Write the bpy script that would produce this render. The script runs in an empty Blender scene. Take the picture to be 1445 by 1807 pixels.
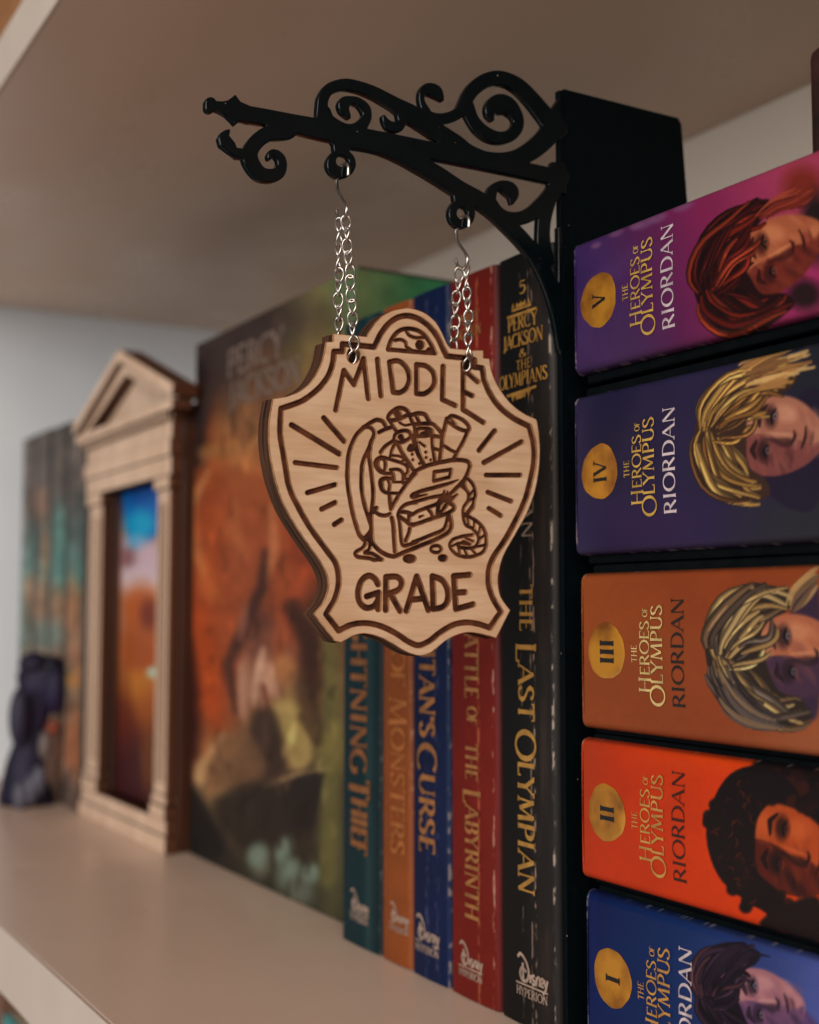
import bpy, bmesh, math, random
import numpy as np
from mathutils import Vector, Matrix
random.seed(7); RNG = np.random.default_rng(7)
D = bpy.data; SC = bpy.context.scene; COL = SC.collection

# ------------------------------------------------------------------ camera, lamps, exposure
# metres: x runs to the right along the shelf, y into the bookcase, z up; the lens sits over the origin
LENS_Z = 0.105; FPX = 2267.0; PW, PH = 1445.0, 1807.0
UPV = np.array([0, 0.99713415, 0.07565376])
YV = np.array([0.86279179, -0.03824747, 0.50411056])
XV = np.array([0.50555942, 0.06527344, -0.86031916])
cam = D.cameras.new('camera'); camo = D.objects.new('camera', cam); COL.objects.link(camo)
M3 = Matrix(((XV[0], XV[1], -XV[2]), (YV[0], YV[1], -YV[2]), (UPV[0], UPV[1], -UPV[2])))
camo.matrix_world = Matrix.Translation((0, 0, LENS_Z)) @ M3.to_4x4()
cam.sensor_fit = 'VERTICAL'; cam.sensor_height = 36.0; cam.sensor_width = 36.0
cam.lens = FPX / PH * 36.0
cam.clip_start = 0.01; cam.clip_end = 20
cam.dof.use_dof = True; cam.dof.focus_distance = 0.293; cam.dof.aperture_fstop = 10.0
cam.dof.aperture_blades = 7
SC.camera = camo

W = D.worlds.new('World'); SC.world = W; W.use_nodes = True
bg = W.node_tree.nodes['Background']
bg.inputs[0].default_value = (1.0, 0.93, 0.88, 1); bg.inputs[1].default_value = 0.045

def lamp(name, loc, target, size, power, color, size_y=None):
    l = D.lights.new(name, 'AREA'); l.energy = power; l.color = color
    l.shape = 'RECTANGLE'; l.size = size; l.size_y = size_y or size
    o = D.objects.new(name, l); COL.objects.link(o); o.location = loc
    o.rotation_euler = (Vector(target) - Vector(loc)).to_track_quat('-Z', 'Y').to_euler()
    return o
lamp('window_light', (0.85, -0.62, 0.62), (-0.45, 0.2, 0.1), 0.9, 17.8, (1.0, 0.89, 0.78), 0.9)
lamp('far_window_light', (0.1, -1.5, 0.36), (-0.83, 0.25, 0.15), 0.6, 14.5, (0.94, 0.965, 1.0), 0.9)
lamp('ceiling_fill', (-0.85, -0.5, -0.40), (-0.62, 0.25, 0.3), 0.5, 2.0, (1.0, 0.82, 0.68), 1.0)  # unseen fill lamp added to brighten the ceiling, imitating bounce off a floor
SC.view_settings.view_transform = 'Standard'; SC.view_settings.look = 'None'
SC.view_settings.exposure = 0; SC.view_settings.gamma = 1
SC.cycles.use_denoising = True
SC.cycles.max_bounces = 8

# ------------------------------------------------------------------ sight-line geometry (photo pixel -> point on a real plane)
def ray(px, py):
    d = np.array([px - PW / 2, PH / 2 - py, FPX]); return d @ XV, d @ YV, d @ UPV
def onY(px, py, Y):
    x, y, z = ray(px, py); t = Y / y; return (x * t, Y, z * t + LENS_Z)
def onX(px, py, X):
    x, y, z = ray(px, py); t = X / x; return (X, y * t, z * t + LENS_Z)
def onZ(px, py, Z):
    x, y, z = ray(px, py); t = (Z - LENS_Z) / z; return (x * t, y * t, Z)
def seen(P):
    P = np.asarray(P, float); r = P[:, :1] * XV + P[:, 1:2] * YV + (P[:, 2:3] - LENS_Z) * UPV
    return PW / 2 + FPX * r[:, 0] / r[:, 2], PH / 2 - FPX * r[:, 1] / r[:, 2]

# ------------------------------------------------------------------ objects
def obj(name, me, mat, parent=None, loc=None):
    o = D.objects.new(name, me); COL.objects.link(o)
    if mat is not None and not me.materials: me.materials.append(mat)
    if parent is not None:
        o.parent = parent; o.matrix_parent_inverse = parent.matrix_basis.inverted()
    if loc is not None: o.location = loc
    return o
def thing(name, label, cat, loc, group=None):
    o = D.objects.new(name, None); COL.objects.link(o); o.location = loc; o.empty_display_size = 0.02
    o['label'] = label; o['category'] = cat
    if group: o['group'] = group
    return o
def tag(o, label, cat, group=None):
    o['label'] = label; o['category'] = cat
    if group: o['group'] = group
    return o
def mesh(name, V, F, smooth=False):
    me = D.meshes.new(name); me.from_pydata([tuple(map(float, v)) for v in V], [], F); me.update()
    if smooth: me.polygons.foreach_set('use_smooth', [True] * len(me.polygons))
    return me
def bm_mesh(name, bm, smooth=False):
    bmesh.ops.recalc_face_normals(bm, faces=bm.faces[:])
    me = D.meshes.new(name); bm.to_mesh(me); bm.free()
    if smooth: me.polygons.foreach_set('use_smooth', [True] * len(me.polygons))
    return me
def box(bm, x0, x1, y0, y1, z0, z1, bev=0.0, seg=2):
    r = bmesh.ops.create_cube(bm, size=1.0)
    for v in r['verts']:
        v.co = Vector((x0 + (v.co.x + .5) * (x1 - x0), y0 + (v.co.y + .5) * (y1 - y0), z0 + (v.co.z + .5) * (z1 - z0)))
    if bev > 0:
        es = list({e for v in r['verts'] for e in v.link_edges})
        bmesh.ops.bevel(bm, geom=es, offset=bev, segments=seg, affect='EDGES', profile=0.5)
def box_mesh(name, *a, **k):
    bm = bmesh.new(); box(bm, *a, **k); return bm_mesh(name, bm)
def tube(bm, pts, r, n=8, closed=False):
    pts = [Vector(p) for p in pts]; N = len(pts); rings = []; up = None
    for i, p in enumerate(pts):
        a = pts[(i - 1) % N] if (closed or i > 0) else pts[i]
        b = pts[(i + 1) % N] if (closed or i < N - 1) else pts[i]
        t = (b - a).normalized()
        if up is None: up = t.orthogonal().normalized()
        up = (up - t * up.dot(t)).normalized(); s = t.cross(up)
        rr = r[i] if isinstance(r, (list, tuple)) else r
        rings.append([bm.verts.new(p + (up * math.cos(q) + s * math.sin(q)) * rr) for q in [2 * math.pi * k / n for k in range(n)]])
    M = N if closed else N - 1
    for i in range(M):
        A, B = rings[i], rings[(i + 1) % N]
        off = 0
        if closed and i == N - 1:
            off = min(range(n), key=lambda o: (A[0].co - B[o].co).length)
        for k in range(n):
            bm.faces.new((A[k], A[(k + 1) % n], B[(k + 1 + off) % n], B[(k + off) % n]))
    if not closed:
        bm.faces.new(rings[0][::-1]); bm.faces.new(rings[-1])
def smooth_path(pts, n=8, closed=False):
    P = [np.array(p, float) for p in pts]; N = len(P); out = []
    for i in range(N if closed else N - 1):
        p0 = P[(i - 1) % N] if (closed or i > 0) else P[i]
        p1 = P[i]; p2 = P[(i + 1) % N]
        p3 = P[(i + 2) % N] if (closed or i < N - 2) else p2
        for k in range(n):
            t = k / n
            out.append(0.5 * ((2 * p1) + (p2 - p0) * t + (2 * p0 - 5 * p1 + 4 * p2 - p3) * t * t + (3 * p1 - p0 - 3 * p2 + p3) * t ** 3))
    if not closed: out.append(P[-1])
    return out

# ------------------------------------------------------------------ colours and materials
def lin(c): 
    c = np.asarray(c, float) / 255.0
    return np.where(c <= 0.04045, c / 12.92, ((c + 0.055) / 1.055) ** 2.4)
def rgba(c): return (*lin(c), 1.0)
def new_mat(name, rough=0.5, spec=0.5, metal=0.0):
    m = D.materials.new(name); m.use_nodes = True; b = m.node_tree.nodes['Principled BSDF']
    b.inputs['Roughness'].default_value = rough; b.inputs['Metallic'].default_value = metal
    b.inputs['Specular IOR Level'].default_value = spec
    return m, m.node_tree, b
def noise_mix(nt, col_a, col_b, scale, detail=4, stretch=(1, 1, 1), lo=0.35, hi=0.65, coord='Object'):
    tc = nt.nodes.new('ShaderNodeTexCoord'); mp = nt.nodes.new('ShaderNodeMapping'); mp.inputs['Scale'].default_value = stretch
    no = nt.nodes.new('ShaderNodeTexNoise'); no.inputs['Scale'].default_value = scale; no.inputs['Detail'].default_value = detail
    rp = nt.nodes.new('ShaderNodeValToRGB'); rp.color_ramp.elements[0].position = lo; rp.color_ramp.elements[1].position = hi
    rp.color_ramp.elements[0].color = (*col_a, 1); rp.color_ramp.elements[1].color = (*col_b, 1)
    nt.links.new(tc.outputs[coord], mp.inputs[0]); nt.links.new(mp.outputs[0], no.inputs[0]); nt.links.new(no.outputs[0], rp.inputs[0])
    return rp.outputs[0], no.outputs[0]
def add_bump(nt, b, height, strength, dist):
    bu = nt.nodes.new('ShaderNodeBump'); bu.inputs['Strength'].default_value = strength; bu.inputs['Distance'].default_value = dist
    nt.links.new(height, bu.inputs['Height']); nt.links.new(bu.outputs[0], b.inputs['Normal'])
def noisy(name, a, bcol, scale, rough=0.5, spec=0.5, stretch=(1, 1, 1), bump=0.0, dist=0.0003, metal=0.0, **k):
    m, nt, b = new_mat(name, rough, spec, metal)
    c, h = noise_mix(nt, a, bcol, scale, stretch=stretch, **k); nt.links.new(c, b.inputs['Base Color'])
    if bump: add_bump(nt, b, h, bump, dist)
    return m
def printed(name, rough=0.4, spec=0.4, coat=0.0):
    m, nt, b = new_mat(name, rough, spec)
    a = nt.nodes.new('ShaderNodeVertexColor'); a.layer_name = 'print'
    nt.links.new(a.outputs[0], b.inputs['Base Color'])
    b.inputs['Coat Weight'].default_value = coat; b.inputs['Coat Roughness'].default_value = 0.25
    tc = nt.nodes.new('ShaderNodeTexCoord'); no = nt.nodes.new('ShaderNodeTexNoise'); no.inputs['Scale'].default_value = 900
    nt.links.new(tc.outputs['Object'], no.inputs[0]); add_bump(nt, b, no.outputs[0], 0.06, 0.0002)
    return m
def plain(name, c, rough=0.5, spec=0.5, metal=0.0):
    c = np.asarray(c, float); return noisy(name, c * 0.86, np.minimum(c * 1.1, 1), 160, rough, spec, metal=metal)

m, nt, b = new_mat('white_melamine', .34, .45)
c1, h1 = noise_mix(nt, (0.67, 0.497, 0.387), (0.71, 0.527, 0.412), 9, detail=6, lo=.3, hi=.7); nt.links.new(c1, b.inputs['Base Color'])  # warmth of the light is put into the white board's colour
r1, h2 = noise_mix(nt, (.27, .27, .27), (.46, .46, .46), 14, detail=8, stretch=(1, 1.6, 1), lo=.35, hi=.7); nt.links.new(r1, b.inputs['Roughness'])
tc = nt.nodes.new('ShaderNodeTexCoord'); fine = nt.nodes.new('ShaderNodeTexNoise'); fine.inputs['Scale'].default_value = 420; fine.inputs['Detail'].default_value = 4; nt.links.new(tc.outputs['Object'], fine.inputs[0]); add_bump(nt, b, fine.outputs[0], .16, .0002); M_BOARD = m
M_WALLW = noisy('white_backing_board', (0.70, 0.60, 0.50), (0.73, 0.63, 0.525), 25, 0.6, 0.3, bump=0.03)
M_SIDEW = noisy('white_side_board', (0.74, 0.78, 0.82), (0.77, 0.81, 0.845), 25, 0.5, 0.4, bump=0.03)  # cool window tint is put into the white board's colour
M_ACRYL = noisy('glossy_black_acrylic', (0.0012, 0.0034, 0.0046), (0.0017, 0.0042, 0.0056), 200, 0.14, 0.22)
M_MATTE = noisy('matt_black_metal', (0.0010, 0.0030, 0.0042), (0.0016, 0.0040, 0.0054), 400, 0.55, 0.06, bump=0.1)
def dusty(m, amount=.035):
    nt = m.node_tree; b = nt.nodes['Principled BSDF']; src = b.inputs['Base Color'].links[0].from_socket
    tc = nt.nodes.new('ShaderNodeTexCoord'); vo = nt.nodes.new('ShaderNodeTexVoronoi'); vo.inputs['Scale'].default_value = 210; lt = nt.nodes.new('ShaderNodeMath'); lt.operation = 'LESS_THAN'; lt.inputs[1].default_value = amount
    mx = nt.nodes.new('ShaderNodeMix'); mx.data_type = 'RGBA'; mx.inputs[7].default_value = (.22, .18, .15, 1)
    nt.links.new(tc.outputs['Object'], vo.inputs['Vector']); nt.links.new(vo.outputs['Distance'], lt.inputs[0]); nt.links.new(lt.outputs[0], mx.inputs[0]); nt.links.new(src, mx.inputs[6]); nt.links.new(mx.outputs[2], b.inputs['Base Color'])
dusty(M_ACRYL, .045); dusty(M_MATTE, .04)
M_STEEL = noisy('nickel_steel', (0.50, 0.45, 0.41), (0.62, 0.57, 0.52), 900, 0.30, 0.5, metal=1.0)
M_PAGES = noisy('page_edges', (0.30, 0.24, 0.17), (0.52, 0.44, 0.34), 60, 0.9, 0.1, stretch=(1, 1, 60))
M_BLACKCOVER = noisy('black_cover_card', (0.0016, 0.003, 0.004), (0.003, 0.0045, 0.0055), 200, 0.75, 0.05)

# ------------------------------------------------------------------ painter: flat print evaluated at the vertices of a surface
class Paint:
    def __init__(s, x, y, base):
        s.x = np.asarray(x, float); s.y = np.asarray(y, float); s.c = np.tile(np.array(base, float), (len(s.x), 1))
    def mix(s, a, col):
        a = np.clip(a, 0, 1)[:, None]; s.c = s.c * (1 - a) + np.array(col, float) * a
    def grad(s, p0, p1, stops):
        p0 = np.array(p0, float); d = np.array(p1, float) - p0; t = ((s.x - p0[0]) * d[0] + (s.y - p0[1]) * d[1]) / (d @ d)
        ts = [q[0] for q in stops]
        s.c = np.stack([np.interp(t, ts, [q[1][k] for q in stops]) for k in range(3)], 1)
    def blob(s, cx, cy, rx, ry, col, soft=0.4, rot=0, alpha=1.0):
        a = math.radians(rot); dx = s.x - cx; dy = s.y - cy
        u = (dx * math.cos(a) + dy * math.sin(a)) / rx; v = (-dx * math.sin(a) + dy * math.cos(a)) / ry
        d = np.sqrt(u * u + v * v); s.mix(alpha * np.clip((1 + soft / 2 - d) / soft, 0, 1), col)
    def stroke(s, pts, w, col, soft=1.5, alpha=1.0, taper=False):
        pts = np.asarray(pts, float); W0 = w + soft + 1
        m = np.where((s.x > pts[:, 0].min() - W0) & (s.x < pts[:, 0].max() + W0) & (s.y > pts[:, 1].min() - W0) & (s.y < pts[:, 1].max() + W0))[0]
        if not len(m): return
        x = s.x[m]; y = s.y[m]; best = np.full(len(m), 1e9); N = len(pts) - 1
        for i in range(N):
            a = pts[i]; d = pts[i + 1] - a; L = d @ d + 1e-9
            t = np.clip(((x - a[0]) * d[0] + (y - a[1]) * d[1]) / L, 0, 1)
            q = np.hypot(x - a[0] - d[0] * t, y - a[1] - d[1] * t)
            if taper:
                g = (i + t) / N; q = q - w * (np.sin(np.pi * (0.08 + 0.84 * g)) ** 0.7)
            else: q = q - w
            best = np.minimum(best, q)
        al = np.clip(0.5 - best / soft, 0, 1) * alpha
        s.c[m] = s.c[m] * (1 - al[:, None]) + np.array(col, float) * al[:, None]
    def poly(s, pts, col, soft=1.5, alpha=1.0):
        P = np.array(smooth_path(pts, 5, True)); m = np.where((s.x > P[:, 0].min() - 4) & (s.x < P[:, 0].max() + 4) & (s.y > P[:, 1].min() - 4) & (s.y < P[:, 1].max() + 4))[0]
        if not len(m): return
        x = s.x[m]; y = s.y[m]; ins = np.zeros(len(m), bool); best = np.full(len(m), 1e9)
        for i in range(len(P)):
            a = P[i]; b = P[(i + 1) % len(P)]; d = b - a
            if abs(d[1]) > 1e-9:
                ins ^= ((a[1] > y) != (b[1] > y)) & (x < d[0] * (y - a[1]) / d[1] + a[0])
            t = np.clip(((x - a[0]) * d[0] + (y - a[1]) * d[1]) / (d @ d + 1e-9), 0, 1)
            best = np.minimum(best, np.hypot(x - a[0] - d[0] * t, y - a[1] - d[1] * t))
        sd = np.where(ins, -best, best); al = np.clip(0.5 - sd / soft, 0, 1) * alpha
        s.c[m] = s.c[m] * (1 - al[:, None]) + np.array(col, float) * al[:, None]
    def strands(s, A, B, n, w, cols, soft=1.2, alpha=0.85, jit=2.0):
        A = np.array(smooth_path(A, 6)); B = np.array(smooth_path(B, 6)); k = np.linspace(0, 1, 13)
        ia = np.linspace(0, len(A) - 1, 13); A = np.stack([np.interp(ia, range(len(A)), A[:, j]) for j in (0, 1)], 1)
        ib = np.linspace(0, len(B) - 1, 13); B = np.stack([np.interp(ib, range(len(B)), B[:, j]) for j in (0, 1)], 1)
        for _ in range(n):
            f = RNG.random(); g = np.clip(f + RNG.normal(0, 0.12), 0, 1); h = f + (g - f) * k[:, None]
            a = int(RNG.integers(0, 5)); b = int(RNG.integers(8, 13))
            P = (A * (1 - h) + B * h + RNG.normal(0, jit, 2))[a:b]
            s.stroke(P, w * RNG.uniform(0.5, 1.3), cols[int(RNG.integers(0, len(cols)))], soft, alpha, taper=True)
    def grain(s, sc, amp, seed=0):
        s.c = s.c * (1 + amp * (fbm(s.x / sc, s.y / sc, seed) - 0.5))[:, None]
def _h(ix, iy, seed):
    n = (ix * 374761393 + iy * 668265263 + seed * 974711) & 0x7fffffff; n = ((n ^ (n >> 13)) * 1274126177) & 0x7fffffff
    return ((n ^ (n >> 16)) & 0xffff) / 65535.0
def vnoise(x, y, seed=0):
    ix = np.floor(x).astype(np.int64); iy = np.floor(y).astype(np.int64); fx = x - ix; fy = y - iy
    fx = fx * fx * (3 - 2 * fx); fy = fy * fy * (3 - 2 * fy)
    return (_h(ix, iy, seed) * (1 - fx) + _h(ix + 1, iy, seed) * fx) * (1 - fy) + (_h(ix, iy + 1, seed) * (1 - fx) + _h(ix + 1, iy + 1, seed) * fx) * fy
def fbm(x, y, seed=0):
    return 0.55 * vnoise(x, y, seed) + 0.28 * vnoise(x * 2.1, y * 2.1, seed + 1) + 0.17 * vnoise(x * 4.3, y * 4.3, seed + 2)
def set_print(me, rgb255, gain):
    a = me.color_attributes.new('print', 'FLOAT_COLOR', 'POINT')
    c = np.clip(lin(np.clip(rgb255, 0, 255)) * gain, 0, 0.9)
    a.data.foreach_set('color', np.concatenate([c, np.ones((len(c), 1))], 1).astype(np.float32).ravel())
def grid_mesh(name, us, vs, fn):
    U, Vv = np.meshgrid(us, vs, indexing='ij'); V = fn(U.ravel(), Vv.ravel()); nu, nv = len(us), len(vs)
    i = np.arange(nu - 1)[:, None] * nv + np.arange(nv - 1)[None]; i = i.ravel()
    F = np.stack([i, i + nv, i + nv + 1, i + 1], 1)
    me = D.meshes.new(name); me.vertices.add(len(V)); me.vertices.foreach_set('co', V.astype(np.float32).ravel())
    me.loops.add(F.size); me.loops.foreach_set('vertex_index', F.astype(np.int32).ravel())
    me.polygons.add(len(F)); me.polygons.foreach_set('loop_start', np.arange(0, F.size, 4, dtype=np.int32))
    me.update(calc_edges=True); me.validate()
    me.polygons.foreach_set('use_smooth', [True] * len(me.polygons))
    return me, V

# ------------------------------------------------------------------ lettering: stems, bars and bowls of a roman capital alphabet
def _arc(cx, cy, rx, ry, a0, a1, n=14):
    return [(cx + rx * math.cos(math.radians(a0 + (a1 - a0) * k / n)), cy + ry * math.sin(math.radians(a0 + (a1 - a0) * k / n))) for k in range(n + 1)]
S_CURVE = [(.50, .82), (.40, .95), (.26, 1.0), (.11, .93), (.06, .78), (.14, .62), (.30, .52), (.46, .40), (.53, .24), (.46, .08), (.28, 0), (.12, .05), (.03, .20)]
GL = {  # advance, [(kind, points)]  k thick, n thin, o width follows the direction; s serif at a point
 'A': (.80, [('n', [(.04, 0), (.40, 1)]), ('k', [(.38, 1), (.74, 0)]), ('n', [(.16, .34), (.62, .34)]), ('s', (.04, 0)), ('s', (.74, 0))]),
 'B': (.68, [('k', [(.14, 0), (.14, 1)]), ('o', [(.14, 1), (.32, 1)] + _arc(.34, .76, .22, .24, 90, -90) + [(.14, .52)]), ('o', [(.14, .52), (.34, .52)] + _arc(.36, .26, .25, .26, 90, -90) + [(.14, 0)])]),
 'C': (.80, [('o', _arc(.46, .5, .42, .5, 48, 312, 22))]),
 'D': (.84, [('k', [(.14, 0), (.14, 1)]), ('o', [(.05, 1), (.34, 1)] + _arc(.36, .5, .42, .5, 90, -90, 18) + [(.05, 0)])]),
 'E': (.60, [('k', [(.14, 0), (.14, 1)]), ('n', [(.05, 1), (.55, 1), (.55, .88)]), ('n', [(.14, .52), (.46, .52)]), ('n', [(.05, 0), (.57, 0), (.57, .13)])]),
 'F': (.56, [('k', [(.14, 0), (.14, 1)]), ('n', [(.05, 1), (.54, 1), (.54, .87)]), ('n', [(.14, .52), (.44, .52)]), ('s', (.14, 0))]),
 'G': (.86, [('o', _arc(.46, .5, .42, .5, 48, 318, 22)), ('k', [(.76, .42), (.76, .12)]), ('n', [(.58, .42), (.84, .42)])]),
 'H': (.86, [('k', [(.14, 0), (.14, 1)]), ('k', [(.70, 0), (.70, 1)]), ('n', [(.14, .52), (.70, .52)]), ('s', (.14, 0)), ('s', (.14, 1)), ('s', (.70, 0)), ('s', (.70, 1))]),
 'I': (.36, [('k', [(.16, 0), (.16, 1)]), ('s', (.16, 0)), ('s', (.16, 1))]),
 'J': (.42, [('o', [(.26, 1), (.26, .1), (.18, -.1), (.02, -.16)]), ('s', (.26, 1))]),
 'K': (.76, [('k', [(.14, 0), (.14, 1)]), ('n', [(.16, .46), (.60, 1)]), ('k', [(.30, .58), (.72, 0)]), ('s', (.14, 0)), ('s', (.14, 1)), ('s', (.60, 1))]),
 'L': (.58, [('k', [(.14, 0), (.14, 1)]), ('n', [(.05, 0), (.56, 0), (.56, .16)]), ('s', (.14, 1))]),
 'M': (1.0, [('n', [(.10, 0), (.18, 1)]), ('k', [(.18, 1), (.48, .08)]), ('n', [(.48, .08), (.80, 1)]), ('k', [(.80, 1), (.88, 0)]), ('s', (.10, 0)), ('s', (.88, 0))]),
 'N': (.86, [('n', [(.12, 0), (.12, 1)]), ('k', [(.12, 1), (.72, 0)]), ('n', [(.72, 0), (.72, 1)]), ('s', (.12, 0)), ('s', (.72, 1))]),
 'O': (.92, [('o', _arc(.46, .5, .42, .5, 0, 360, 30))]),
 'P': (.64, [('k', [(.14, 0), (.14, 1)]), ('o', [(.05, 1), (.34, 1)] + _arc(.34, .74, .24, .26, 90, -90) + [(.14, .48)]), ('s', (.14, 0))]),
 'R': (.74, [('k', [(.14, 0), (.14, 1)]), ('o', [(.05, 1), (.34, 1)] + _arc(.34, .75, .22, .25, 90, -90) + [(.14, .5)]), ('k', [(.34, .5), (.70, 0)]), ('s', (.14, 0))]),
 'S': (.60, [('o', S_CURVE)]),
 'T': (.68, [('k', [(.34, 0), (.34, 1)]), ('n', [(.03, .86), (.03, 1), (.65, 1), (.65, .86)]), ('s', (.34, 0))]),
 'U': (.82, [('k', [(.14, 1), (.14, .3)]), ('o', [(.14, .3)] + _arc(.42, .3, .28, .3, 180, 360) ), ('n', [(.70, .3), (.70, 1)]), ('s', (.14, 1)), ('s', (.70, 1))]),
 'V': (.78, [('k', [(.06, 1), (.40, 0)]), ('n', [(.40, 0), (.72, 1)]), ('s', (.06, 1)), ('s', (.72, 1))]),
 'Y': (.72, [('k', [(.04, 1), (.36, .48)]), ('n', [(.36, .48), (.68, 1)]), ('k', [(.36, .5), (.36, 0)]), ('s', (.36, 0)), ('s', (.04, 1)), ('s', (.68, 1))]),
 '&': (.84, [('o', [(.80, .42), (.62, .1), (.36, 0), (.12, .08), (.08, .3), (.24, .5), (.46, .66), (.50, .86), (.38, 1), (.24, .92), (.24, .74), (.78, 0)])]),
 "'": (.22, [('k', [(.10, 1), (.08, .74)])]),
 '5': (.56, [('n', [(.48, 1), (.14, 1), (.12, .58)]), ('o', [(.12, .58), (.30, .66), (.46, .54), (.50, .32), (.40, .08), (.22, 0), (.06, .08)])]),
 ' ': (.38, []),
}
class Ink:
    """ribbons in (along, up) of the line, each lifted a hair above the one before; put() lays them on a surface"""
    def __init__(s): s.V = []; s.F = []; s.k = 0
    def ribbon(s, pts, w, closed=False, step=0.0):
        pts = [np.array(p, float) for p in pts]; w = list(w) if hasattr(w, '__len__') else [w] * len(pts)
        if step:
            q, qw = [pts[0]], [w[0]]
            for i in range(1, len(pts)):
                n = max(1, int(np.linalg.norm(pts[i] - pts[i - 1]) / step))
                for j in range(1, n + 1): q.append(pts[i - 1] + (pts[i] - pts[i - 1]) * j / n); qw.append(w[i - 1] + (w[i] - w[i - 1]) * j / n)
            pts, w = q, qw
        b = len(s.V); N = len(pts); s.k += 1
        for i in range(N):
            a0 = pts[max(i - 1, 0)]; a1 = pts[min(i + 1, N - 1)]
            if closed and i in (0, N - 1): a0, a1 = pts[N - 2], pts[1]
            t = a1 - a0; t = t / (np.linalg.norm(t) + 1e-12); n = np.array([-t[1], t[0]]); mw = 1.0
            if 0 < i < N - 1:
                t0 = pts[i] - pts[i - 1]; t0 = t0 / (np.linalg.norm(t0) + 1e-12); mw = min(1.6, 1 / max(0.45, abs(np.dot(n, [-t0[1], t0[0]]))))
            s.V += [(*(pts[i] + n * w[i] / 2 * mw), s.k), (*(pts[i] - n * w[i] / 2 * mw), s.k)]
        for i in range(N - 1): s.F.append((b + 2 * i, b + 2 * i + 1, b + 2 * i + 3, b + 2 * i + 2))
    def glyph(s, ch, x, y, h, sx, T, t, serif=0.11, step=0.0):
        adv, st = GL[ch]
        for kind, P in st:
            if kind == 's':
                s.ribbon([(x + (P[0] - serif) * h * sx, y + P[1] * h), (x + (P[0] + serif) * h * sx, y + P[1] * h)], t * h); continue
            Q = [(x + p[0] * h * sx, y + p[1] * h) for p in P]
            if kind == 'k': s.ribbon(Q, T * h, step=step)
            elif kind == 'n': s.ribbon(Q, t * h, step=step)
            else:
                A = np.array(Q); dd = np.gradient(A, axis=0); L = np.hypot(dd[:, 0], dd[:, 1]) + 1e-12
                ws = (t + (T * 1.1 - t) * (np.abs(dd[:, 1]) / L) ** 1.6) * h
                s.ribbon(Q, ws, closed=(np.hypot(*(A[0] - A[-1])) < 1e-6), step=0)
        return adv * h * sx
    def line(s, text, x0, x1, y, h, T=.15, t=.06, caps=None, track=0.06, serif=0.11, step=0.0, capdrop=0.12):
        """fit the text between x0 and x1; letters whose index is in caps are taller"""
        caps = caps or (); hs = [h * (1.28 if i in caps else 1) for i in range(len(text))]
        nat = sum((GL[c][0] + track) * hh for c, hh in zip(text, hs)) - track * h; sx = (x1 - x0) / nat; x = x0
        for c, hh, i in zip(text, hs, range(len(text))):
            s.glyph(c, x, y - (capdrop * h if i in caps else 0), hh, sx, T * (0.9 if i in caps else 1), t, serif, step); x += (GL[c][0] + track) * hh * sx
    def put(s, name, fn, mat, parent, lift=4e-6):
        V = [fn(a, b, 0.00012 + lift * k) for a, b, k in s.V]
        return obj(name, mesh(name, V, s.F), mat, parent)
def ink_mat(name, c, gain, rough=0.4, metal=0.0, spec=0.4):
    a = np.clip(lin(c) * gain, 0, 0.85); return noisy(name, a * 0.72, np.minimum(a * 1.15, 0.9), 350, rough, spec, metal=metal)

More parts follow.
